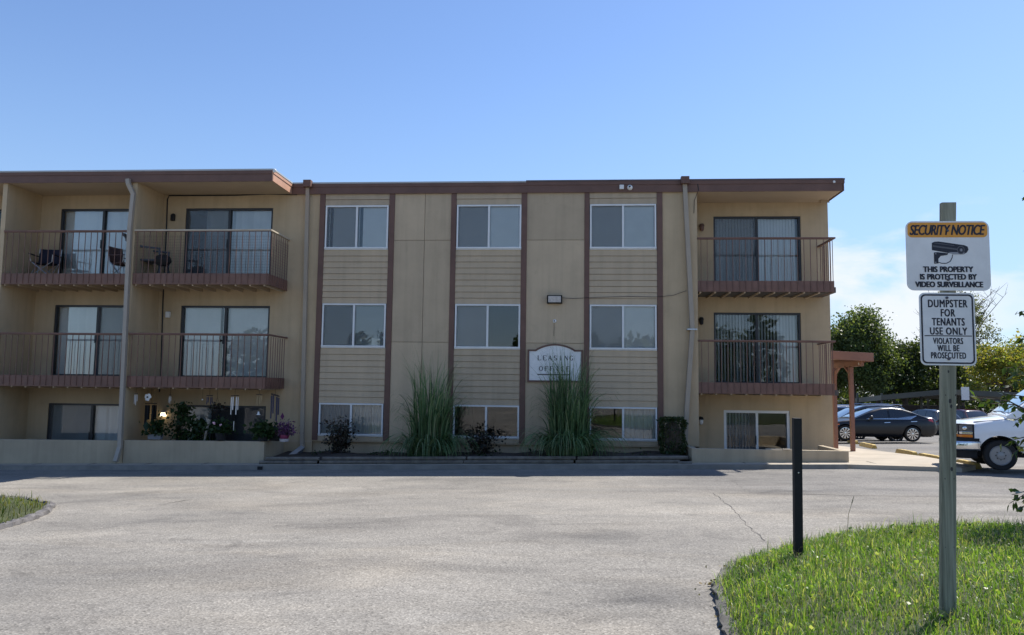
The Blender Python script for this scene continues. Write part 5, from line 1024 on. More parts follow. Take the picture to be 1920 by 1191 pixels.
class Cabin(Body):
    # greenhouse with tumblehome, belt height constant
    def __init__(s, xs, top, belt, wb, wr, H): s.xs = xs; s.tp = top; s.belt = belt; s.wb, s.wr, s.H = wb, wr, H
    def top(s, x): return np.interp(x, [q[0] for q in s.tp], [q[1] for q in s.tp])
    def side(s, x, z): return s.wb+(s.wr-s.wb)*(z-s.belt)/(s.H-s.belt)
    def mesh(s, mb):
        rows = []
        for x in s.xs:
            zt = max(s.top(x), s.belt+0.01); ring = [(x, -s.side(x, s.belt), s.belt-0.06), (x, -s.side(x, s.belt), s.belt)]
            for t in (0.33, 0.66, 0.9): z = s.belt+(zt-s.belt)*t; ring.append((x, -s.side(x, z), z))
            hw = s.side(x, zt)-0.05; ring += [(x, -hw, zt), (x, -hw*0.6, zt+0.018), (x, 0, zt+0.025)]; rows.append(ring+[(x, -y, z) for x, y, z in ring[-2::-1]])
        n = len(rows[0]); k = len(rows); v = [p for r in rows for p in r]
        mb.add(v, [(i*n+j, i*n+j+1, (i+1)*n+j+1, (i+1)*n+j) for i in range(k-1) for j in range(n-1)]+[tuple(range(n)), tuple(range((k-1)*n, k*n))[::-1]])
    def top_panel(s, mb, xa, xb, inset=0.06, off=0.014):
        xs = np.linspace(xa, xb, 7); v = []
        for x in xs:
            zt = max(s.top(x), s.belt+0.01); hw = s.side(x, zt)-0.05-inset
            for k in (-1, -0.5, 0, 0.5, 1): v.append((x, hw*k, zt+0.025*(1-abs(k)**1.5*0.9)+off))
        mb.add(v, [(i*5+j, i*5+j+1, (i+1)*5+j+1, (i+1)*5+j) for i in range(6) for j in range(4)])
def wheel(parent, x, y, z, r, wdt, rim, side, kind, w=None):
    mb = MB(); o = -wdt/2 if side < 0 else wdt/2; s = side
    mb.lathe([(rim*r, -wdt/2), (r*0.93, -wdt/2), (r, -wdt*0.34), (r, wdt*0.34), (r*0.93, wdt/2), (rim*r, wdt/2)], (x, y, z), 32, 'y', 0, False); Wm = mb.build('wheel', M['rubber'], parent, smooth=True, local=True)
    mb = MB(); yo = y+s*(wdt/2-0.03)
    if kind == 'alloy':
        mb.lathe([(rim*r*1.01, s*0.018), (rim*r*0.93, s*0.02), (rim*r*0.93, -s*0.03)], (x, yo, z), 32, 'y', 0, False)
        for i in range(10):
            a = 2*math.pi*(i+0.3)/10; w0, w1 = 0.10, 0.17; e = lambda rr, aa: (x+rr*math.cos(aa), yo+s*0.014, z+rr*math.sin(aa))
            mb.add([e(r*0.10, a-0.25), e(rim*r*0.95, a-w1), e(rim*r*0.95, a+w1), e(r*0.10, a+0.25)], [(0, 1, 2, 3)])
        mb.lathe([(0.0, s*0.022), (r*0.13, s*0.018), (r*0.15, s*0.0)], (x, yo, z), 16, 'y'); mb.build('rim', M['chrome'], Wm, local=True)
        mb = MB(); mb.lathe([(0.0, -s*0.02), (rim*r*0.95, -s*0.02)], (x, yo, z), 24, 'y'); mb.build('brake_disc', M['black'], Wm, local=True)
    else:
        mb.lathe([(rim*r*1.02, s*0.02), (rim*r*0.95, s*0.035), (rim*r*0.86, s*0.01), (rim*r*0.74, -s*0.02), (rim*r*0.55, s*0.005), (rim*r*0.40, s*0.012), (rim*r*0.34, s*0.045), (0.0, s*0.055)], (x, yo, z), 36, 'y'); rm = mb.build('rim', M['wheelsilver'], Wm, local=True, smooth=True)
        mb = MB()
        for i in range(8):
            a = 2*math.pi*i/8+0.2; mb.lathe([(0.0, s*0.006), (0.032, s*0.004), (0.032, -s*0.01)], (x+rim*r*0.66*math.cos(a), yo+s*0.0, z+rim*r*0.66*math.sin(a)), 10, 'y')
        for i in range(8):
            a = 2*math.pi*i/8; mb.lathe([(0.0, s*0.03), (0.011, s*0.028), (0.012, s*0.01)], (x+rim*r*0.44*math.cos(a), yo, z+rim*r*0.44*math.sin(a)), 8, 'y')
        mb.build('lug_hole', M['black'], Wm, local=True)
    return Wm
M['wheelsilver'] = paint('painted_steel_wheel', (0.30, 0.30, 0.30), 0.35, 0.08, 5.0, metal=0.3)
def car(name, label, loc, mat, L_, W, top, bot, plan, arches, cab, glassmat, windows, ws, rw, rails=False, extras=None, r=0.34, group=None, rz=0, rim=0.72):
    t = thing(name, label, 'car' if 'suv' not in name else 'car', loc, rz, group)
    xs = sorted(set(np.round(np.concatenate([np.linspace(0, 0.3, 8), np.linspace(0.3, L_-0.3, 90), np.linspace(L_-0.3, L_, 8)]), 4)))
    b = Body(xs, top, bot, plan, W, arches); mb = MB(); b.mesh(mb); body = mb.build('body', mat, t, smooth=True, local=True)
    mb = MB(); mb.box(0.15, L_-0.15, -W*0.36, W*0.36, 0.24, 0.62); mb.build('underbody', M['black'], t, local=True)
    cb = Cabin(np.linspace(cab['x'][0], cab['x'][1], 48), cab['top'], cab['belt'], W*0.455, W*0.335, cab['H']); mb = MB(); cb.mesh(mb); mb.build('roof', cab.get('mat', mat), t, smooth=True, local=True)
    for poly in windows:
        for sd_ in (-1, 1): mb = MB(); cb.panel(mb, poly, 0.010, (sd_,)); mb.build('window', glassmat, t, local=True)
    mb = MB(); cb.top_panel(mb, *ws); mb.build('windscreen', M['carglass2'], t, local=True, smooth=True)
    mb = MB(); cb.top_panel(mb, *rw); mb.build('rear_window', M['carglass2'], t, local=True, smooth=True)
    for xc, zc, _ in arches:
        for sd_ in (-1, 1): wheel(t, xc, sd_*(W/2-0.115), r, r, 0.22, rim, sd_, 'alloy')
    if rails:
        for sd_ in (-1, 1): mb = MB(); mb.tube([(rails[0], sd_*W*0.31, rails[2]-0.03), (rails[0]+0.15, sd_*W*0.31, rails[2]+0.03), (rails[1]-0.15, sd_*W*0.31, rails[2]+0.03), (rails[1], sd_*W*0.31, rails[2]-0.03)], 0.022, 6); mb.build('roof_rail', M['steel'], t, local=True, smooth=True)
    return t, b, cb
M['carglass2'] = paint('dark_tinted_glass', (0.012, 0.015, 0.018), 0.03, 0.05, 2.0, coat=1.0)
PLAN = [(0, 0.70), (0.12, 0.84), (0.45, 0.96), (1.0, 1.0), (3.6, 1.0), (4.4, 0.965), (4.75, 0.88), (4.9, 0.76)]
SY = 13.6
def on_ground(px, py):
    p = gr(px, py); return p
sA = at(1586, 817, SY); sB = at(1710.7, 817, SY); sxl = float((sA[0]+sB[0])/2); zs_ = float(at(1711, 829, SY)[2])
print('sedan', sA, sB, 'wheelbase', sB[0]-sA[0], 'ground', zs_, gz(sxl, SY))
SEDTOP = [(0, 0.50), (0.06, 0.66), (0.3, 0.78), (0.9, 0.88), (1.5, 0.955), (2.2, 0.955), (3.3, 0.98), (4.2, 1.04), (4.72, 1.055), (4.82, 1.0), (4.9, 0.70)]
t, b, cb = car('sedan', 'shiny black sedan parked beyond the canopy posts', (float(sxl)-2.36, SY+0.9, zs_), M['carblack'], 4.9, 1.85, SEDTOP, [(0, 0.30), (0.15, 0.20), (4.6, 0.22), (4.85, 0.36), (4.9, 0.45)], PLAN, [(0.95, 0.345, 0.39), (3.775, 0.345, 0.39)],
    dict(x=(1.30, 4.50), belt=0.95, H=1.45, top=[(1.30, 0.94), (1.75, 1.14), (2.2, 1.33), (2.6, 1.43), (3.0, 1.455), (3.4, 1.43), (3.85, 1.29), (4.2, 1.14), (4.5, 1.03)]), M['carglass2'],
    [[(1.92, 0.99), (2.2, 1.22), (2.52, 1.355), (2.80, 1.385), (2.80, 1.0)], [(2.88, 1.0), (2.88, 1.39), (3.20, 1.375), (3.55, 1.27), (3.80, 1.14), (3.72, 1.01)]], (1.38, 2.30), (3.55, 4.35))
mb = MB(); b.panel(mb, [(2.95-0.35, 0.80), (2.95-0.10, 0.815), (2.95-0.10, 0.84), (2.95-0.35, 0.825)], 0.02); b.panel(mb, [(3.72, 0.86), (3.98, 0.875), (3.98, 0.90), (3.72, 0.885)], 0.02); mb.build('handle', M['chrome'], t, local=True)
for sd_ in (-1, 1): mb = MB(); cb.panel(mb, [(1.86, 0.955), (3.72, 0.965), (4.02, 1.115), (3.99, 1.13), (3.70, 0.985), (1.90, 0.975)], 0.014, (sd_,)); mb.build('window_trim', M['chrome'], t, local=True)
for sd_ in (-1, 1): mb = MB(); b.panel(mb, [(4.45, 0.92), (4.55, 1.02), (4.80, 1.0), (4.86, 0.86), (4.72, 0.84)], 0.012, (sd_,)); mb.build('tail_light', M['redlens'], t, local=True)
for sd_ in (-1, 1): mb = MB(); b.panel(mb, [(0.10, 0.64), (0.55, 0.78), (0.60, 0.72), (0.25, 0.60)], 0.012, (sd_,)); mb.build('headlight', M['lamp'], t, local=True)
for sd_ in (-1, 1): mb = MB(); b.panel(mb, [(0.55, 0.715), (0.72, 0.735), (0.70, 0.69), (0.56, 0.68)], 0.012, (sd_,)); mb.build('side_marker', M['amber'], t, local=True)
for sd_ in (-1, 1):
    mb = MB(); mb.ball((2.02, sd_*1.02, 1.03), 0.11, 12, (0.9, 0.7, 0.75)); mb.box(2.0, 2.06, min(sd_*0.86, sd_*1.0), max(sd_*0.86, sd_*1.0), 0.96, 1.0); mb.build('mirror', M['carblack'], t, local=True, smooth=True)
mb = MB()
for x in (1.75, 2.84, 3.66): b.panel(mb, [(x, 0.30), (x+0.012, 0.30), (x+0.012, 0.93), (x, 0.93)], 0.004)
b.panel(mb, [(1.4, 0.335), (3.3, 0.335), (3.3, 0.315), (1.4, 0.315)], 0.012); mb.build('door_seam', M['chrome2'] if 'chrome2' in M else M['black'], t, local=True)
# SUV with bright roof rails
SUVTOP = [(0, 0.6), (0.06, 0.86), (0.3, 0.98), (1.0, 1.06), (1.4, 1.12), (4.4, 1.16), (4.72, 1.14), (4.80, 0.95), (4.85, 0.70)]
SUVBOT = [(0, 0.40), (0.15, 0.27), (4.6, 0.28), (4.8, 0.42), (4.85, 0.5)]
SUVCAB = lambda m_: dict(x=(1.15, 4.72), belt=1.10, H=1.75, top=[(1.15, 1.08), (1.6, 1.33), (2.05, 1.58), (2.5, 1.71), (3.1, 1.75), (3.8, 1.735), (4.2, 1.66), (4.5, 1.38), (4.72, 1.15)])
SUVWIN = [[(1.75, 1.14), (2.05, 1.42), (2.35, 1.60), (2.65, 1.64), (2.65, 1.15)], [(2.73, 1.15), (2.73, 1.65), (3.5, 1.65), (3.5, 1.16)], [(3.58, 1.16), (3.58, 1.64), (4.05, 1.59), (4.3, 1.38), (4.32, 1.18)]]
def suv(label, X, Y, Z, mat, rails=True):
    t, b, cb = car('suv', label, (X, Y, Z), mat, 4.85, 1.9, SUVTOP, SUVBOT, PLAN, [(0.95, 0.36, 0.42), (3.75, 0.36, 0.42)], SUVCAB(mat), M['carglass2'], SUVWIN, (1.25, 2.35), (4.25, 4.68), (2.3, 4.2, 1.76) if rails else False, r=0.36, group=None)
    for sd_ in (-1, 1): mb = MB(); b.panel(mb, [(4.45, 0.98), (4.50, 1.15), (4.74, 1.12), (4.80, 0.92)], 0.012, (sd_,)); mb.build('tail_light', M['redlens'], t, local=True)
    for sd_ in (-1, 1): mb = MB(); b.panel(mb, [(0.08, 0.84), (0.5, 0.97), (0.52, 0.88), (0.15, 0.76)], 0.012, (sd_,)); mb.build('headlight', M['lamp'], t, local=True)
    return t
xr = at(1714, 775, 17.3); suv('dark SUV with silver roof rails behind the black sedan', xr[0]-4.75, 17.9, float(gz(12, 17)), M['cardark'])
xr = at(1640, 775, 20.8); suv('silver SUV half hidden behind the building corner', xr[0]-4.75, 21.2, float(gz(12, 20)), M['carsilver'])
# under the carport
for px, Y, mt, lab in ((1690, 33, 'cardark', 'shaded dark SUV at the left under the carport'), (1742, 33.5, 'carred', 'maroon SUV with red tail lamp under the carport'), (1850, 28, 'carblack', 'black SUV beside the carport edge, behind the white van')):
    x = at(px, 780, Y)[0]; o = suv(lab, x, Y, float(gz(x, Y)), M[mt], False); o.rotation_euler.z = R(-78 if px != 1850 else -60)
# ---- white van
VY = -3.55
vz = float(gz(10, -3.5)); hub = at(1877, 856, VY)
VR = R(-16); VS = 0.92; vx = float(hub[0])-VS*(0.86*math.cos(VR)+1.0*math.sin(VR)); vy = VY-VS*(0.86*math.sin(VR)-1.0*math.cos(VR)); t = thing('van', 'white cargo van parked at the right edge with amber front marker lamp', 'van', (vx, vy, float(at(1877, 883, VY)[2])), VR); t.scale = (VS, VS, VS)
VTOP = [(0, 0.86), (0.05, 1.02), (0.18, 1.10), (0.7, 1.19), (1.25, 1.27), (1.5, 1.30), (5.6, 1.32), (5.7, 1.1)]
VPLAN = [(0, 0.86), (0.06, 0.91), (0.2, 0.955), (0.6, 0.985), (1.2, 1.0), (5.5, 1.0), (5.7, 0.95)]
xs = sorted(set(np.round(np.concatenate([np.linspace(0, 0.3, 14), np.linspace(0.3, 2.2, 60), np.linspace(2.2, 5.7, 60)]), 4)))
vb = Body(xs, VTOP, [(0, 0.62), (0.06, 0.60), (0.3, 0.42), (5.4, 0.42), (5.7, 0.55)], VPLAN, 2.0, [(0.86, 0.37, 0.445), (4.3, 0.37, 0.445)]); mb = MB(); vb.mesh(mb); mb.build('body', M['carwhite'], t, smooth=True, local=True)
vc = Cabin(np.concatenate([np.linspace(1.02, 2.1, 22), np.linspace(2.2, 5.66, 30)]), [(1.02, 1.27), (1.5, 1.66), (1.85, 1.93), (2.05, 2.02), (2.5, 2.07), (5.2, 2.09), (5.66, 2.0)], 1.28, 0.955, 0.83, 2.09); mb = MB(); vc.mesh(mb); mb.build('roof', M['carwhite'], t, smooth=True, local=True)
mb = MB(); vc.top_panel(mb, 1.10, 1.96, 0.05, 0.018); mb.build('windscreen', paint('windscreen_sky_reflection', (0.16, 0.21, 0.22), 0.05, 0.1, 1.5, coat=1.0), t, local=True, smooth=True)  # pale blue-grey base paints the sky's reflection into the van glass
for sd_ in (-1, 1): mb = MB(); vc.panel(mb, [(1.62, 1.34), (1.98, 1.66), (2.10, 1.86), (2.55, 1.90), (2.55, 1.34)], 0.012, (sd_,)); mb.build('side_window', M['carglass2'], t, local=True)
mb = MB(); mb.box(0.1, 5.5, -0.70, 0.70, 0.30, 0.70); mb.build('underbody', M['black'], t, local=True)
# front end: dark grille zone, lamps, chrome bumper
def wrap(xf, hw, z0, z1, back, n=10, off=0.0, depth=0.05):
    # a bar across the nose that wraps both corners
    P = []
    for i in range(n+1): a = -math.pi/2*i/n; P.append((xf+0.10+0.10*math.sin(a)*1.0-off, -(hw-0.10)-0.10*math.cos(a)-off))
    P = [(xf+back, -hw-off)]+P; P = P+[(x, -y) for x, y in P[::-1]]; return P
def bar(name, xf, hw, z0, z1, back, mat, off=0.0, th=0.05, bulge=0.0, parent=None):
    P = wrap(xf, hw, z0, z1, back, off=off); n = len(P); v = []; kz = 5
    for k in range(kz+1):
        z = z0+(z1-z0)*k/kz; b_ = bulge*math.sin(math.pi*k/kz)
        v += [(x-b_, y*(1+b_*0.8), z) for x, y in P]
    mb = MB(); f = [(k*n+i, k*n+i+1, (k+1)*n+i+1, (k+1)*n+i) for k in range(kz) for i in range(n-1)]; mb.add(v, f); o = mb.build(name, mat, t, local=True, smooth=True, fixn=False); md = o.modifiers.new('thickness', 'SOLIDIFY'); md.thickness = th; md.offset = 0; return o
M['smoke'] = paint('smoked_lamp', (0.10, 0.10, 0.105), 0.1, 0.3, 20.0, coat=1.0)
bar('front_bumper', -0.10, 0.985, 0.45, 0.66, 0.55, M['chrome'], 0.0, 0.04, 0.015); bar('bumper_cover', -0.085, 0.965, 0.66, 0.735, 0.52, M['black'], 0.0, 0.05); bar('air_dam', -0.04, 0.95, 0.26, 0.45, 0.42, M['black'], 0.0, 0.04)
mb = MB(); mb.box(-0.03, 0.06, -0.60, 0.60, 0.74, 1.0); mb.build('grille', M['black'], t, local=True, bevel=0.02)
for sd_ in (-1, 1):
    def lampbox(name, z0, z1, mat, o_=0.0, y0=0.60, y1=0.945, xb=0.34):
        mb = MB(); P = [(-0.03-o_, sd_*y0), (-0.035-o_, sd_*(y1-0.10)), (0.0-o_, sd_*(y1-0.03)), (0.08, sd_*(y1+o_)), (xb, sd_*(y1+0.02+o_)), (xb, sd_*y0)]
        mb.prism([(x, y, z0) for x, y in P], (0, 0, z1-z0)); return mb.build(name, mat, t, local=True, bevel=0.008)
    lampbox('headlight_housing', 0.72, 1.07, M['black']); lampbox('headlight', 0.90, 1.045, M['smoke'], 0.008, 0.64, 0.94, 0.30); lampbox('side_lamp', 0.83, 0.893, M['lampw'] if 'lampw' in M else M['chrome'], 0.008, 0.64, 0.94, 0.30); lampbox('turn_signal', 0.755, 0.82, M['amber'], 0.010, 0.64, 0.94, 0.30)
    mb = MB(); mb.ball((-0.03, sd_*0.79, 0.97), 0.055, 12, (0.4, 1, 1)); mb.ball((0.14, sd_*0.955, 0.97), 0.05, 12, (1, 0.3, 1)); mb.build('bulb', M['chrome'], t, local=True, smooth=True)
    mb = MB(); mb.box(1.66, 1.80, min(sd_*1.02, sd_*1.28), max(sd_*1.02, sd_*1.28), 1.30, 1.58); mb.tube([(1.72, sd_*0.97, 1.36), (1.72, sd_*1.05, 1.38)], 0.02, 6); mb.build('mirror', M['black'], t, local=True, bevel=0.02)
    for xw in (0.86, 4.3): wheel(t, xw, sd_*(1.0-0.14), 0.352, 0.352, 0.25, 0.66, sd_, 'steel')
mb = MB()
for x in (1.40, 2.62): vb.panel(mb, [(x, 0.50), (x+0.012, 0.50), (x+0.012, 1.28), (x, 1.28)], 0.004)
vb.panel(mb, [(0.36, 1.12), (0.75, 1.165), (1.3, 1.235), (1.3, 1.245), (0.75, 1.175), (0.36, 1.13)], 0.004); mb.build('door_seam', M['black'], t, local=True)
for sd_ in (-1, 1): mb = MB(); vb.panel(mb, [(2.40, 1.05), (2.56, 1.05), (2.56, 1.11), (2.40, 1.11)], 0.02, (sd_,)); mb.build('handle', M['black'], t, local=True)
mb = MB(); mb.tube([(1.06, -0.7, 1.315), (1.10, -0.1, 1.36)], 0.012, 5); mb.tube([(1.06, 0.1, 1.315), (1.10, 0.7, 1.36)], 0.012, 5); mb.tube([(1.08, -0.82, 1.26), (1.12, -0.84, 2.05)], 0.004, 5); mb.build('wiper', M['black'], t, local=True)
# ================================================================== CARPORT AND BACKGROUND TREES
t = thing('carport', 'long low metal carport shading parked cars beneath the trees', 'carport', (float(at(1780, 740, 36)[0]), 36.0, float(gz(20, 36))))
def cp(px, py, Y): return at(px, py, Y)
A = cp(1652, 741, 33.5); Bp = cp(1772, 730, 31.5); Cp_ = cp(1935, 737, 31.0)
mb = MB()
for p0, p1 in ((A, Bp), (Bp, Cp_)):
    v = []
    for dz in (-0.34, 0.0):
        v += [(p0[0], p0[1], p0[2]+dz), (p1[0]-0.01, p1[1], p1[2]+dz), (p1[0]+0.6, p1[1]+6.5, p1[2]+dz-0.3), (p0[0]+0.6, p0[1]+6.5, p0[2]+dz-0.3)]
    mb.hexa(v)
mb.build('roof', M['carport'], t)
for f in (0.02, 0.33, 0.62):
    x = A[0]+(Cp_[0]-A[0])*f; y = 33.8; 
    for yy in (y, y+4.5): mb = MB(); mb.box(x-0.06, x+0.06, yy-0.06, yy+0.06, float(gz(x, yy))-0.1, Bp[2]-0.32); mb.build('post', M['carport'], t)
mb = MB(); mb.box(A[0], Cp_[0], 39.5, 39.6, float(gz(20, 39))-0.2, A[2]-0.75); mb.build('back_wall', M['darkwood'], t)
p = cp(1809.5, 738, 30.8); mb = MB(); mb.box(p[0]-0.24, p[0]+0.24, 30.75, 30.80, p[2]-0.42, p[2]+0.42); tag(mb.build('number_plate_board', M['signwhite']), 'small blank white board hung on the carport edge', 'board')
def tree(label, x, y, zc, rx, ry, rz, mat, nclump, per, size, spread, trunk=0.28, cat='tree', group='trees beyond the parking lot', bare=0, shell=0.55, seed=1, name='tree'):
    rs = np.random.default_rng(seed); rd = random.Random(seed); z0 = float(gz(x, y)); t = thing(name, label, cat, (x, y, z0), 0, group)
    u = unit(rs.normal(size=(nclump, 3))); u[:, 2] = np.where(u[:, 2] < -0.55, -u[:, 2], u[:, 2]); r = rs.uniform(shell, 1.0, (nclump, 1))**0.7
    lump = 1+0.22*np.sin(u[:, :1]*5+seed)*np.cos(u[:, 2:]*4+seed*2)
    Cc = np.array([x, y, zc])+u*r*lump*np.array([rx, ry, rz]); P = []; O = []
    sc_ = rs.uniform(0.6, 1.3, nclump)
    for c, s_ in zip(Cc, sc_):
        d = rs.normal(size=(int(per*s_*s_), 3))*np.array([1, 1, 0.62])*spread*s_; P.append(c+d)
    P = np.concatenate(P); leaves('crown', P, size, mat, t, 1.45, 0.25)
    mb = MB(); top = Vector((x+rd.uniform(-.3, .3), y, zc+rz*0.25)); b0 = Vector((x, y, z0-0.2)); md = b0.lerp(top, 0.45)+Vector((rd.uniform(-.25, .25), 0, 0))
    mb.tube([b0, b0.lerp(md, 0.5), md, top], [trunk*1.2, trunk, trunk*0.8, trunk*0.3], 9)
    order = np.argsort(rs.uniform(size=nclump))[:min(nclump, 26)]
    for i in order:
        e = Vector(Cc[i]); s0 = b0.lerp(top, rd.uniform(0.45, 0.95)); m_ = s0.lerp(e, 0.55)+Vector((rd.uniform(-.3, .3), rd.uniform(-.3, .3), rd.uniform(0.0, 0.5)))
        mb.tube([s0, m_, e], [trunk*0.3, trunk*0.18, trunk*0.06], 5)
    for k in range(bare):
        e = Vector((x, y, zc))+Vector((rd.uniform(-1, 1)*rx*1.15, rd.uniform(-.5, .5)*ry, rd.uniform(0.1, 1.18)*rz)); s0 = b0.lerp(top, rd.uniform(0.6, 1.0)); m_ = s0.lerp(e, 0.6)+Vector((0, 0, 0.4)); mb.tube([s0, m_, e], [0.05, 0.03, 0.010], 4)
        for q in range(4):
            s1 = m_.lerp(e, rd.uniform(0.1, 0.9)); e1 = s1+Vector((rd.uniform(-1, 1), rd.uniform(-.5, .5), rd.uniform(0.2, 1.1)))*0.9; mb.tube([s1, e1], [0.02, 0.006], 3)
    mb.build('trunk', M['bark'], t, smooth=True); return t
def tree_px(label, px, pt, pb, hw, Y, mat, nc, per, size, spread, **k):
    a = at(px, pt, Y); b_ = at(px, pb, Y); e = at(px+hw, pt, Y); rx = abs(e[0]-a[0]); zc = (a[2]+b_[2])/2; rz = (a[2]-b_[2])/2
    return tree(label, float(a[0]), Y, float(zc), float(rx), float(rx)*0.85, float(rz), mat, nc, per, size, spread, **k)
tree_px('big broad green tree rising at the building corner', 1598, 592, 772, 62, 42, M['leafd'], 190, 190, 0.165, 0.50, seed=3)
tree_px('lower dark tree right of the big corner tree', 1690, 640, 775, 50, 44, M['leafm'], 120, 180, 0.165, 0.46, seed=5)
tree_px('tall thin grey green tree with bare twigs behind the signs', 1792, 552, 745, 74, 50, M['leafg'], 120, 100, 0.15, 0.40, bare=60, shell=0.45, seed=8)
tree_px('medium green tree closing the gap beside the big corner tree', 1652, 634, 775, 42, 47, M['leafd'], 110, 170, 0.165, 0.46, seed=31)
tree_px('dark mid height tree behind the sign post', 1755, 662, 778, 60, 46, M['leafm'], 130, 170, 0.165, 0.46, seed=12)
tree_px('yellowing tree above the white van', 1885, 642, 755, 72, 40, M['leafy'], 150, 110, 0.14, 0.36, bare=8, shell=0.35, seed=9, trunk=0.16)
tree_px('dark tree behind the yellowing tree at the right edge', 1960, 630, 780, 75, 52, M['leafm'], 130, 130, 0.20, 0.5, seed=21)
tree_px('dark dense tree mostly behind the building corner', 1530, 640, 775, 60, 52, M['leafm'], 100, 110, 0.20, 0.5, seed=14)
P = []
for i in range(17000):
    px = random.uniform(1480, 2120); y = random.uniform(52, 60); a = at(px, 735, y); h = random.random()**1.15*(5.6+1.1*math.sin(px*0.05)+0.6*math.sin(px*0.17)); P.append((a[0], y, float(gz(a[0], y))+h))
tag(leaves('undergrowth', P, 0.36, M['leafm'], None, 1.4), 'dark undergrowth along the far edge of the parking lot', 'undergrowth', None, 'stuff')
# ================================================================== NEAR TREE AT THE RIGHT EDGE
TX, TY = 6.55, -11.3; tz = float(lawn_z(TX, TY)); t = thing('leafy_tree', 'young leafy tree reaching in from the right edge in front of the van', 'tree', (TX, TY, tz))
mb = MB(); mb.tube([(TX, TY, tz-0.2), (TX+0.05, TY, tz+1.2), (TX-0.05, TY-0.05, tz+2.6), (TX+0.05, TY, tz+4.2)], [0.06, 0.05, 0.04, 0.015], 8); LP = []; LD = []
def sprig(s0, e, n, droop=0.05, w=0.10):
    s0, e = Vector(s0), Vector(e); md = s0.lerp(e, 0.55)+Vector((0, 0, 0.10)); mb.tube([s0, md, e], [0.013, 0.008, 0.003], 5)
    for i in range(n):
        f = 0.35+0.65*(i+random.random())/n; p_ = s0.lerp(md, f/0.55) if f < 0.55 else md.lerp(e, (f-0.55)/0.45); d = (e-s0).normalized(); sd_ = Vector((-d.y, d.x, 0))*(1 if i % 2 else -1)
        dv = d*0.5+sd_*random.uniform(0.3, 0.9)+Vector((0, 0, -random.uniform(0.15, 0.9))); LP.append(tuple(p_+Vector((random.gauss(0, .02), random.gauss(0, .02), random.gauss(0, .015))))); LD.append(dv.normalized()*2.6)
YS = -12.0
for (x0, y0, x1, y1, n, Y) in ((1985, 800, 1817, 744, 16, -12.1), (1985, 800, 1838, 756, 14, -11.9), (1990, 790, 1878, 738, 22, -12.0), (1990, 840, 1888, 828, 18, -11.9), (1990, 840, 1898, 850, 16, -12.2), (1995, 720, 1885, 690, 16, -11.6), (1995, 720, 1898, 722, 20, -12.0), (1995, 740, 1905, 702, 18, -12.3), (1990, 680, 1902, 650, 10, -11.8), (1985, 600, 1908, 588, 9, -12.0), (1985, 640, 1912, 640, 9, -12.0), (1985, 930, 1893, 944, 12, -12.3), (1985, 945, 1897, 928, 9, -12.2), (1990, 960, 1905, 955, 9, -12.2), (1990, 780, 1900, 790, 18, -11.8)):
    sprig(at(x0, y0, Y), at(x1, y1, Y), n)
for i in range(150):
    e = Vector((TX+random.uniform(-0.75, 1.6), TY+random.uniform(-0.8, 1.0), tz+random.uniform(1.0, 4.6)))
    if (at(1925, 700, e.y)[0]-e.x) > 0: e.x = float(at(1935, 700, e.y)[0])+random.uniform(0, 0.5)
    sprig((TX, TY, min(e.z-0.1, tz+4)), e, 16)
mb.build('trunk', M['bark'], t, smooth=True); leaves('crown', LP, 0.10, M['leafn'], t, 1.9, 0.3, out=np.array([tuple(d) for d in LD]), var=0.22)
# ================================================================== GRASS
def grass(name, poly, h0, n, length, mat, label, xr, yr, dens=None, wd=0.006):
    x = RNG.uniform(*xr, n); y = RNG.uniform(*yr, n); d = edge_dist(x, y, poly); k = d > RNG.uniform(-0.05, 0.06, n)
    x, y = x[k], y[k]; k = len(x); z = lawn_z(x, y, poly, h0)
    pat = np.sin(x*2.3+1)*np.cos(y*1.9)+0.6*np.sin(x*5.1+y*4.3); a = RNG.uniform(0, 2*np.pi, k); ln = length*np.exp(RNG.normal(0, 0.32, k))*(1+0.18*pat)
    o = ribbon_blades(name, np.stack([x, y, z-0.01], 1), np.stack([np.cos(a), np.sin(a)], 1), ln, wd*RNG.uniform(0.6, 1.3, k), np.clip(RNG.normal(1.35, 0.6, k), 0.1, 2.6), mat, None, 3, RNG.uniform(-0.8, 0.8, k))
    return tag(o, label, 'grass', None, 'stuff')
grass('grass', LAWN, 0.20, 92000, 0.085, M['grass'], 'bright backlit grass of the lawn around the sign post', (0.85, 8.3), (-17.3, -11.2))
grass('grass', ISLE, 0.14, 5000, 0.10, M['lgrass'], 'dry short grass on the traffic island at the left edge', (-11.5, -7.2), (-13, -7.8), wd=0.010)
n = 1500; x = RNG.uniform(0.9, 7, n); y = RNG.uniform(-17.2, -11.4, n); k = edge_dist(x, y, LAWN) > 0.1; x, y = x[k], y[k]
# broad clover leaves and dead straw in the lawn
rep = 4; X = np.repeat(x, rep)+RNG.normal(0, 0.02, len(x)*rep); Y = np.repeat(y, rep)+RNG.normal(0, 0.02, len(x)*rep)
tag(leaves('ground_cover', np.stack([X, Y, lawn_z(X, Y)+RNG.uniform(0.02, 0.08, len(X))], 1), 0.028, M['grass'], None, 1.2, 1.2), 'clover leaves scattered through the lawn grass', 'clover', None, 'stuff')
n = 5200; x = RNG.uniform(0.95, 7, n); y = RNG.uniform(-17.2, -11.5, n); k = edge_dist(x, y, LAWN) > 0.02; x, y = x[k], y[k]
a = RNG.uniform(0, 6.28, len(x)); o = ribbon_blades('straw', np.stack([x, y, lawn_z(x, y)+RNG.uniform(0.02, 0.09, len(x))], 1), np.stack([np.cos(a), np.sin(a)], 1), RNG.uniform(0.04, 0.12, len(x)), np.full(len(x), 0.004), RNG.uniform(1.2, 2.0, len(x)), M['straw'], None, 3)
tag(o, 'dry straw bits lying in the lawn grass', 'straw', None, 'stuff')
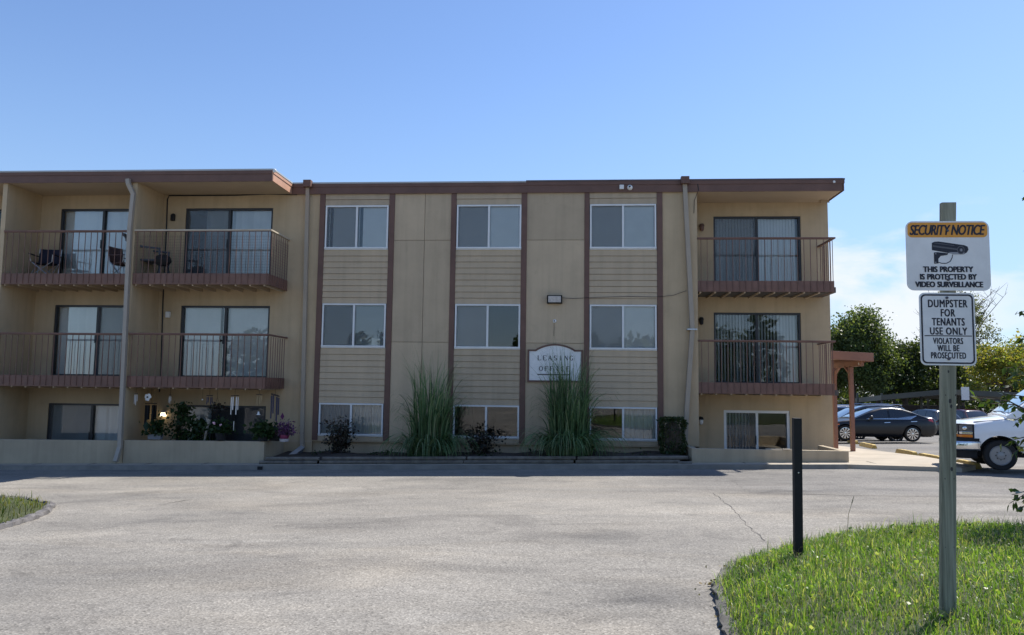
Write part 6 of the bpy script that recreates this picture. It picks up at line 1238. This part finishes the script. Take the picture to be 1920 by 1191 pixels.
# a single tall weed stalk
p = gr(1588, 992, 0.18); mb = MB(); mb.tube([(p[0], p[1], p[2]-0.1), (p[0]+0.02, p[1], p[2]+0.16), (p[0]+0.08, p[1], p[2]+0.34)], [0.004, 0.003, 0.002], 5); mb.tube([(p[0]+0.06, p[1], p[2]+0.28), (p[0]+0.085, p[1], p[2]+0.36)], [0.007, 0.003], 5); tag(mb.build('weed_stalk', M['brass']), 'thin bent seed stalk rising above the lawn edge', 'weed')
# broken kerbs round both lawns
def kerb_along(name, pts, wd, h, mat, jit):
    P = []
    for (ax, ay), (bx, by) in zip(pts[:-1], pts[1:]):
        k = max(2, int(math.hypot(bx-ax, by-ay)/0.09)); P += [(ax+(bx-ax)*i/k, ay+(by-ay)*i/k) for i in range(k)]
    P.append(pts[-1]); v = []; mb = MB(); prof = [(-0.5, -0.1), (-0.5, 0.75), (-0.3, 1.0), (0.3, 1.0), (0.5, 0.7), (0.5, -0.1)]
    for i, (x, y) in enumerate(P):
        a, b_ = P[max(0, i-1)], P[min(len(P)-1, i+1)]; t_ = Vector((b_[0]-a[0], b_[1]-a[1], 0)).normalized(); s_ = Vector((-t_.y, t_.x, 0))
        for o_, z in prof: v.append((x+s_.x*o_*wd+random.gauss(0, jit), y+s_.y*o_*wd+random.gauss(0, jit), float(gz(x, y))+z*h+random.gauss(0, jit)))
    n = len(prof); mb.add(v, [(i*n+j, i*n+j+1, (i+1)*n+j+1, (i+1)*n+j) for i in range(len(P)-1) for j in range(n-1)]); return structure(mb.build(name, mat, smooth=True))
M['islekerb'] = paint('dark_island_kerb', (0.13, 0.122, 0.12), 0.95, 0.4, 9.0, 0.6, 40)
kerb_along('kerb', [(p[0]+0.02, p[1]) for p in ISLE[:8]], 0.13, 0.065, M['islekerb'], 0.012)
M['darkkerb'] = paint('dark_broken_kerb', (0.10, 0.095, 0.085), 0.95, 0.5, 9.0, 0.6, 40)
kerb_along('kerb', LAWN[0:9], 0.10, 0.055, M['darkkerb'], 0.011)
# leaf litter and pebbles at the lawn edge
P = []
for i in range(60):
    j = random.randrange(1, 5); f = random.random(); x = LAWN[j][0]+(LAWN[j+1][0]-LAWN[j][0])*f-abs(random.gauss(0, 0.08))-0.03; y = LAWN[j][1]+(LAWN[j+1][1]-LAWN[j][1])*f+random.gauss(0, 0.05); P.append((x, y, float(gz(x, y))+0.012))
M['litter'] = leaf_mat('dead_leaf', [(0.16, 0.09, 0.04), (0.26, 0.19, 0.10), (0.10, 0.12, 0.03), (0.30, 0.27, 0.2)], 0.1, 0.7)
tag(leaves('litter', P, 0.035, M['litter'], None, 1.6, 0.9), 'dead leaves gathered along the broken lawn kerb', 'leaf litter', None, 'stuff')
# wooded edge of the property behind the viewpoint: what the window panes mirror
P = []
for i in range(30):
    x = random.uniform(-42, 40); y = random.uniform(-74, -60); h = random.uniform(4.5, 9.5)+1.5*math.sin(x*0.35); rr = random.uniform(1.6, 3.0)
    n = 520; u = unit(RNG.normal(size=(n, 3)))*(RNG.uniform(0.4, 1, (n, 1))**0.5); P.append(np.stack([x+u[:, 0]*rr, y+u[:, 1]*rr, np.maximum(0.5, 0.3+h*0.55+u[:, 2]*h*0.48)], 1))
tag(leaves('treeline', np.concatenate(P), 0.75, M['leafm'], None, 1.4), 'far wooded edge opposite the building, mirrored in its windows', 'treeline', None, 'stuff')
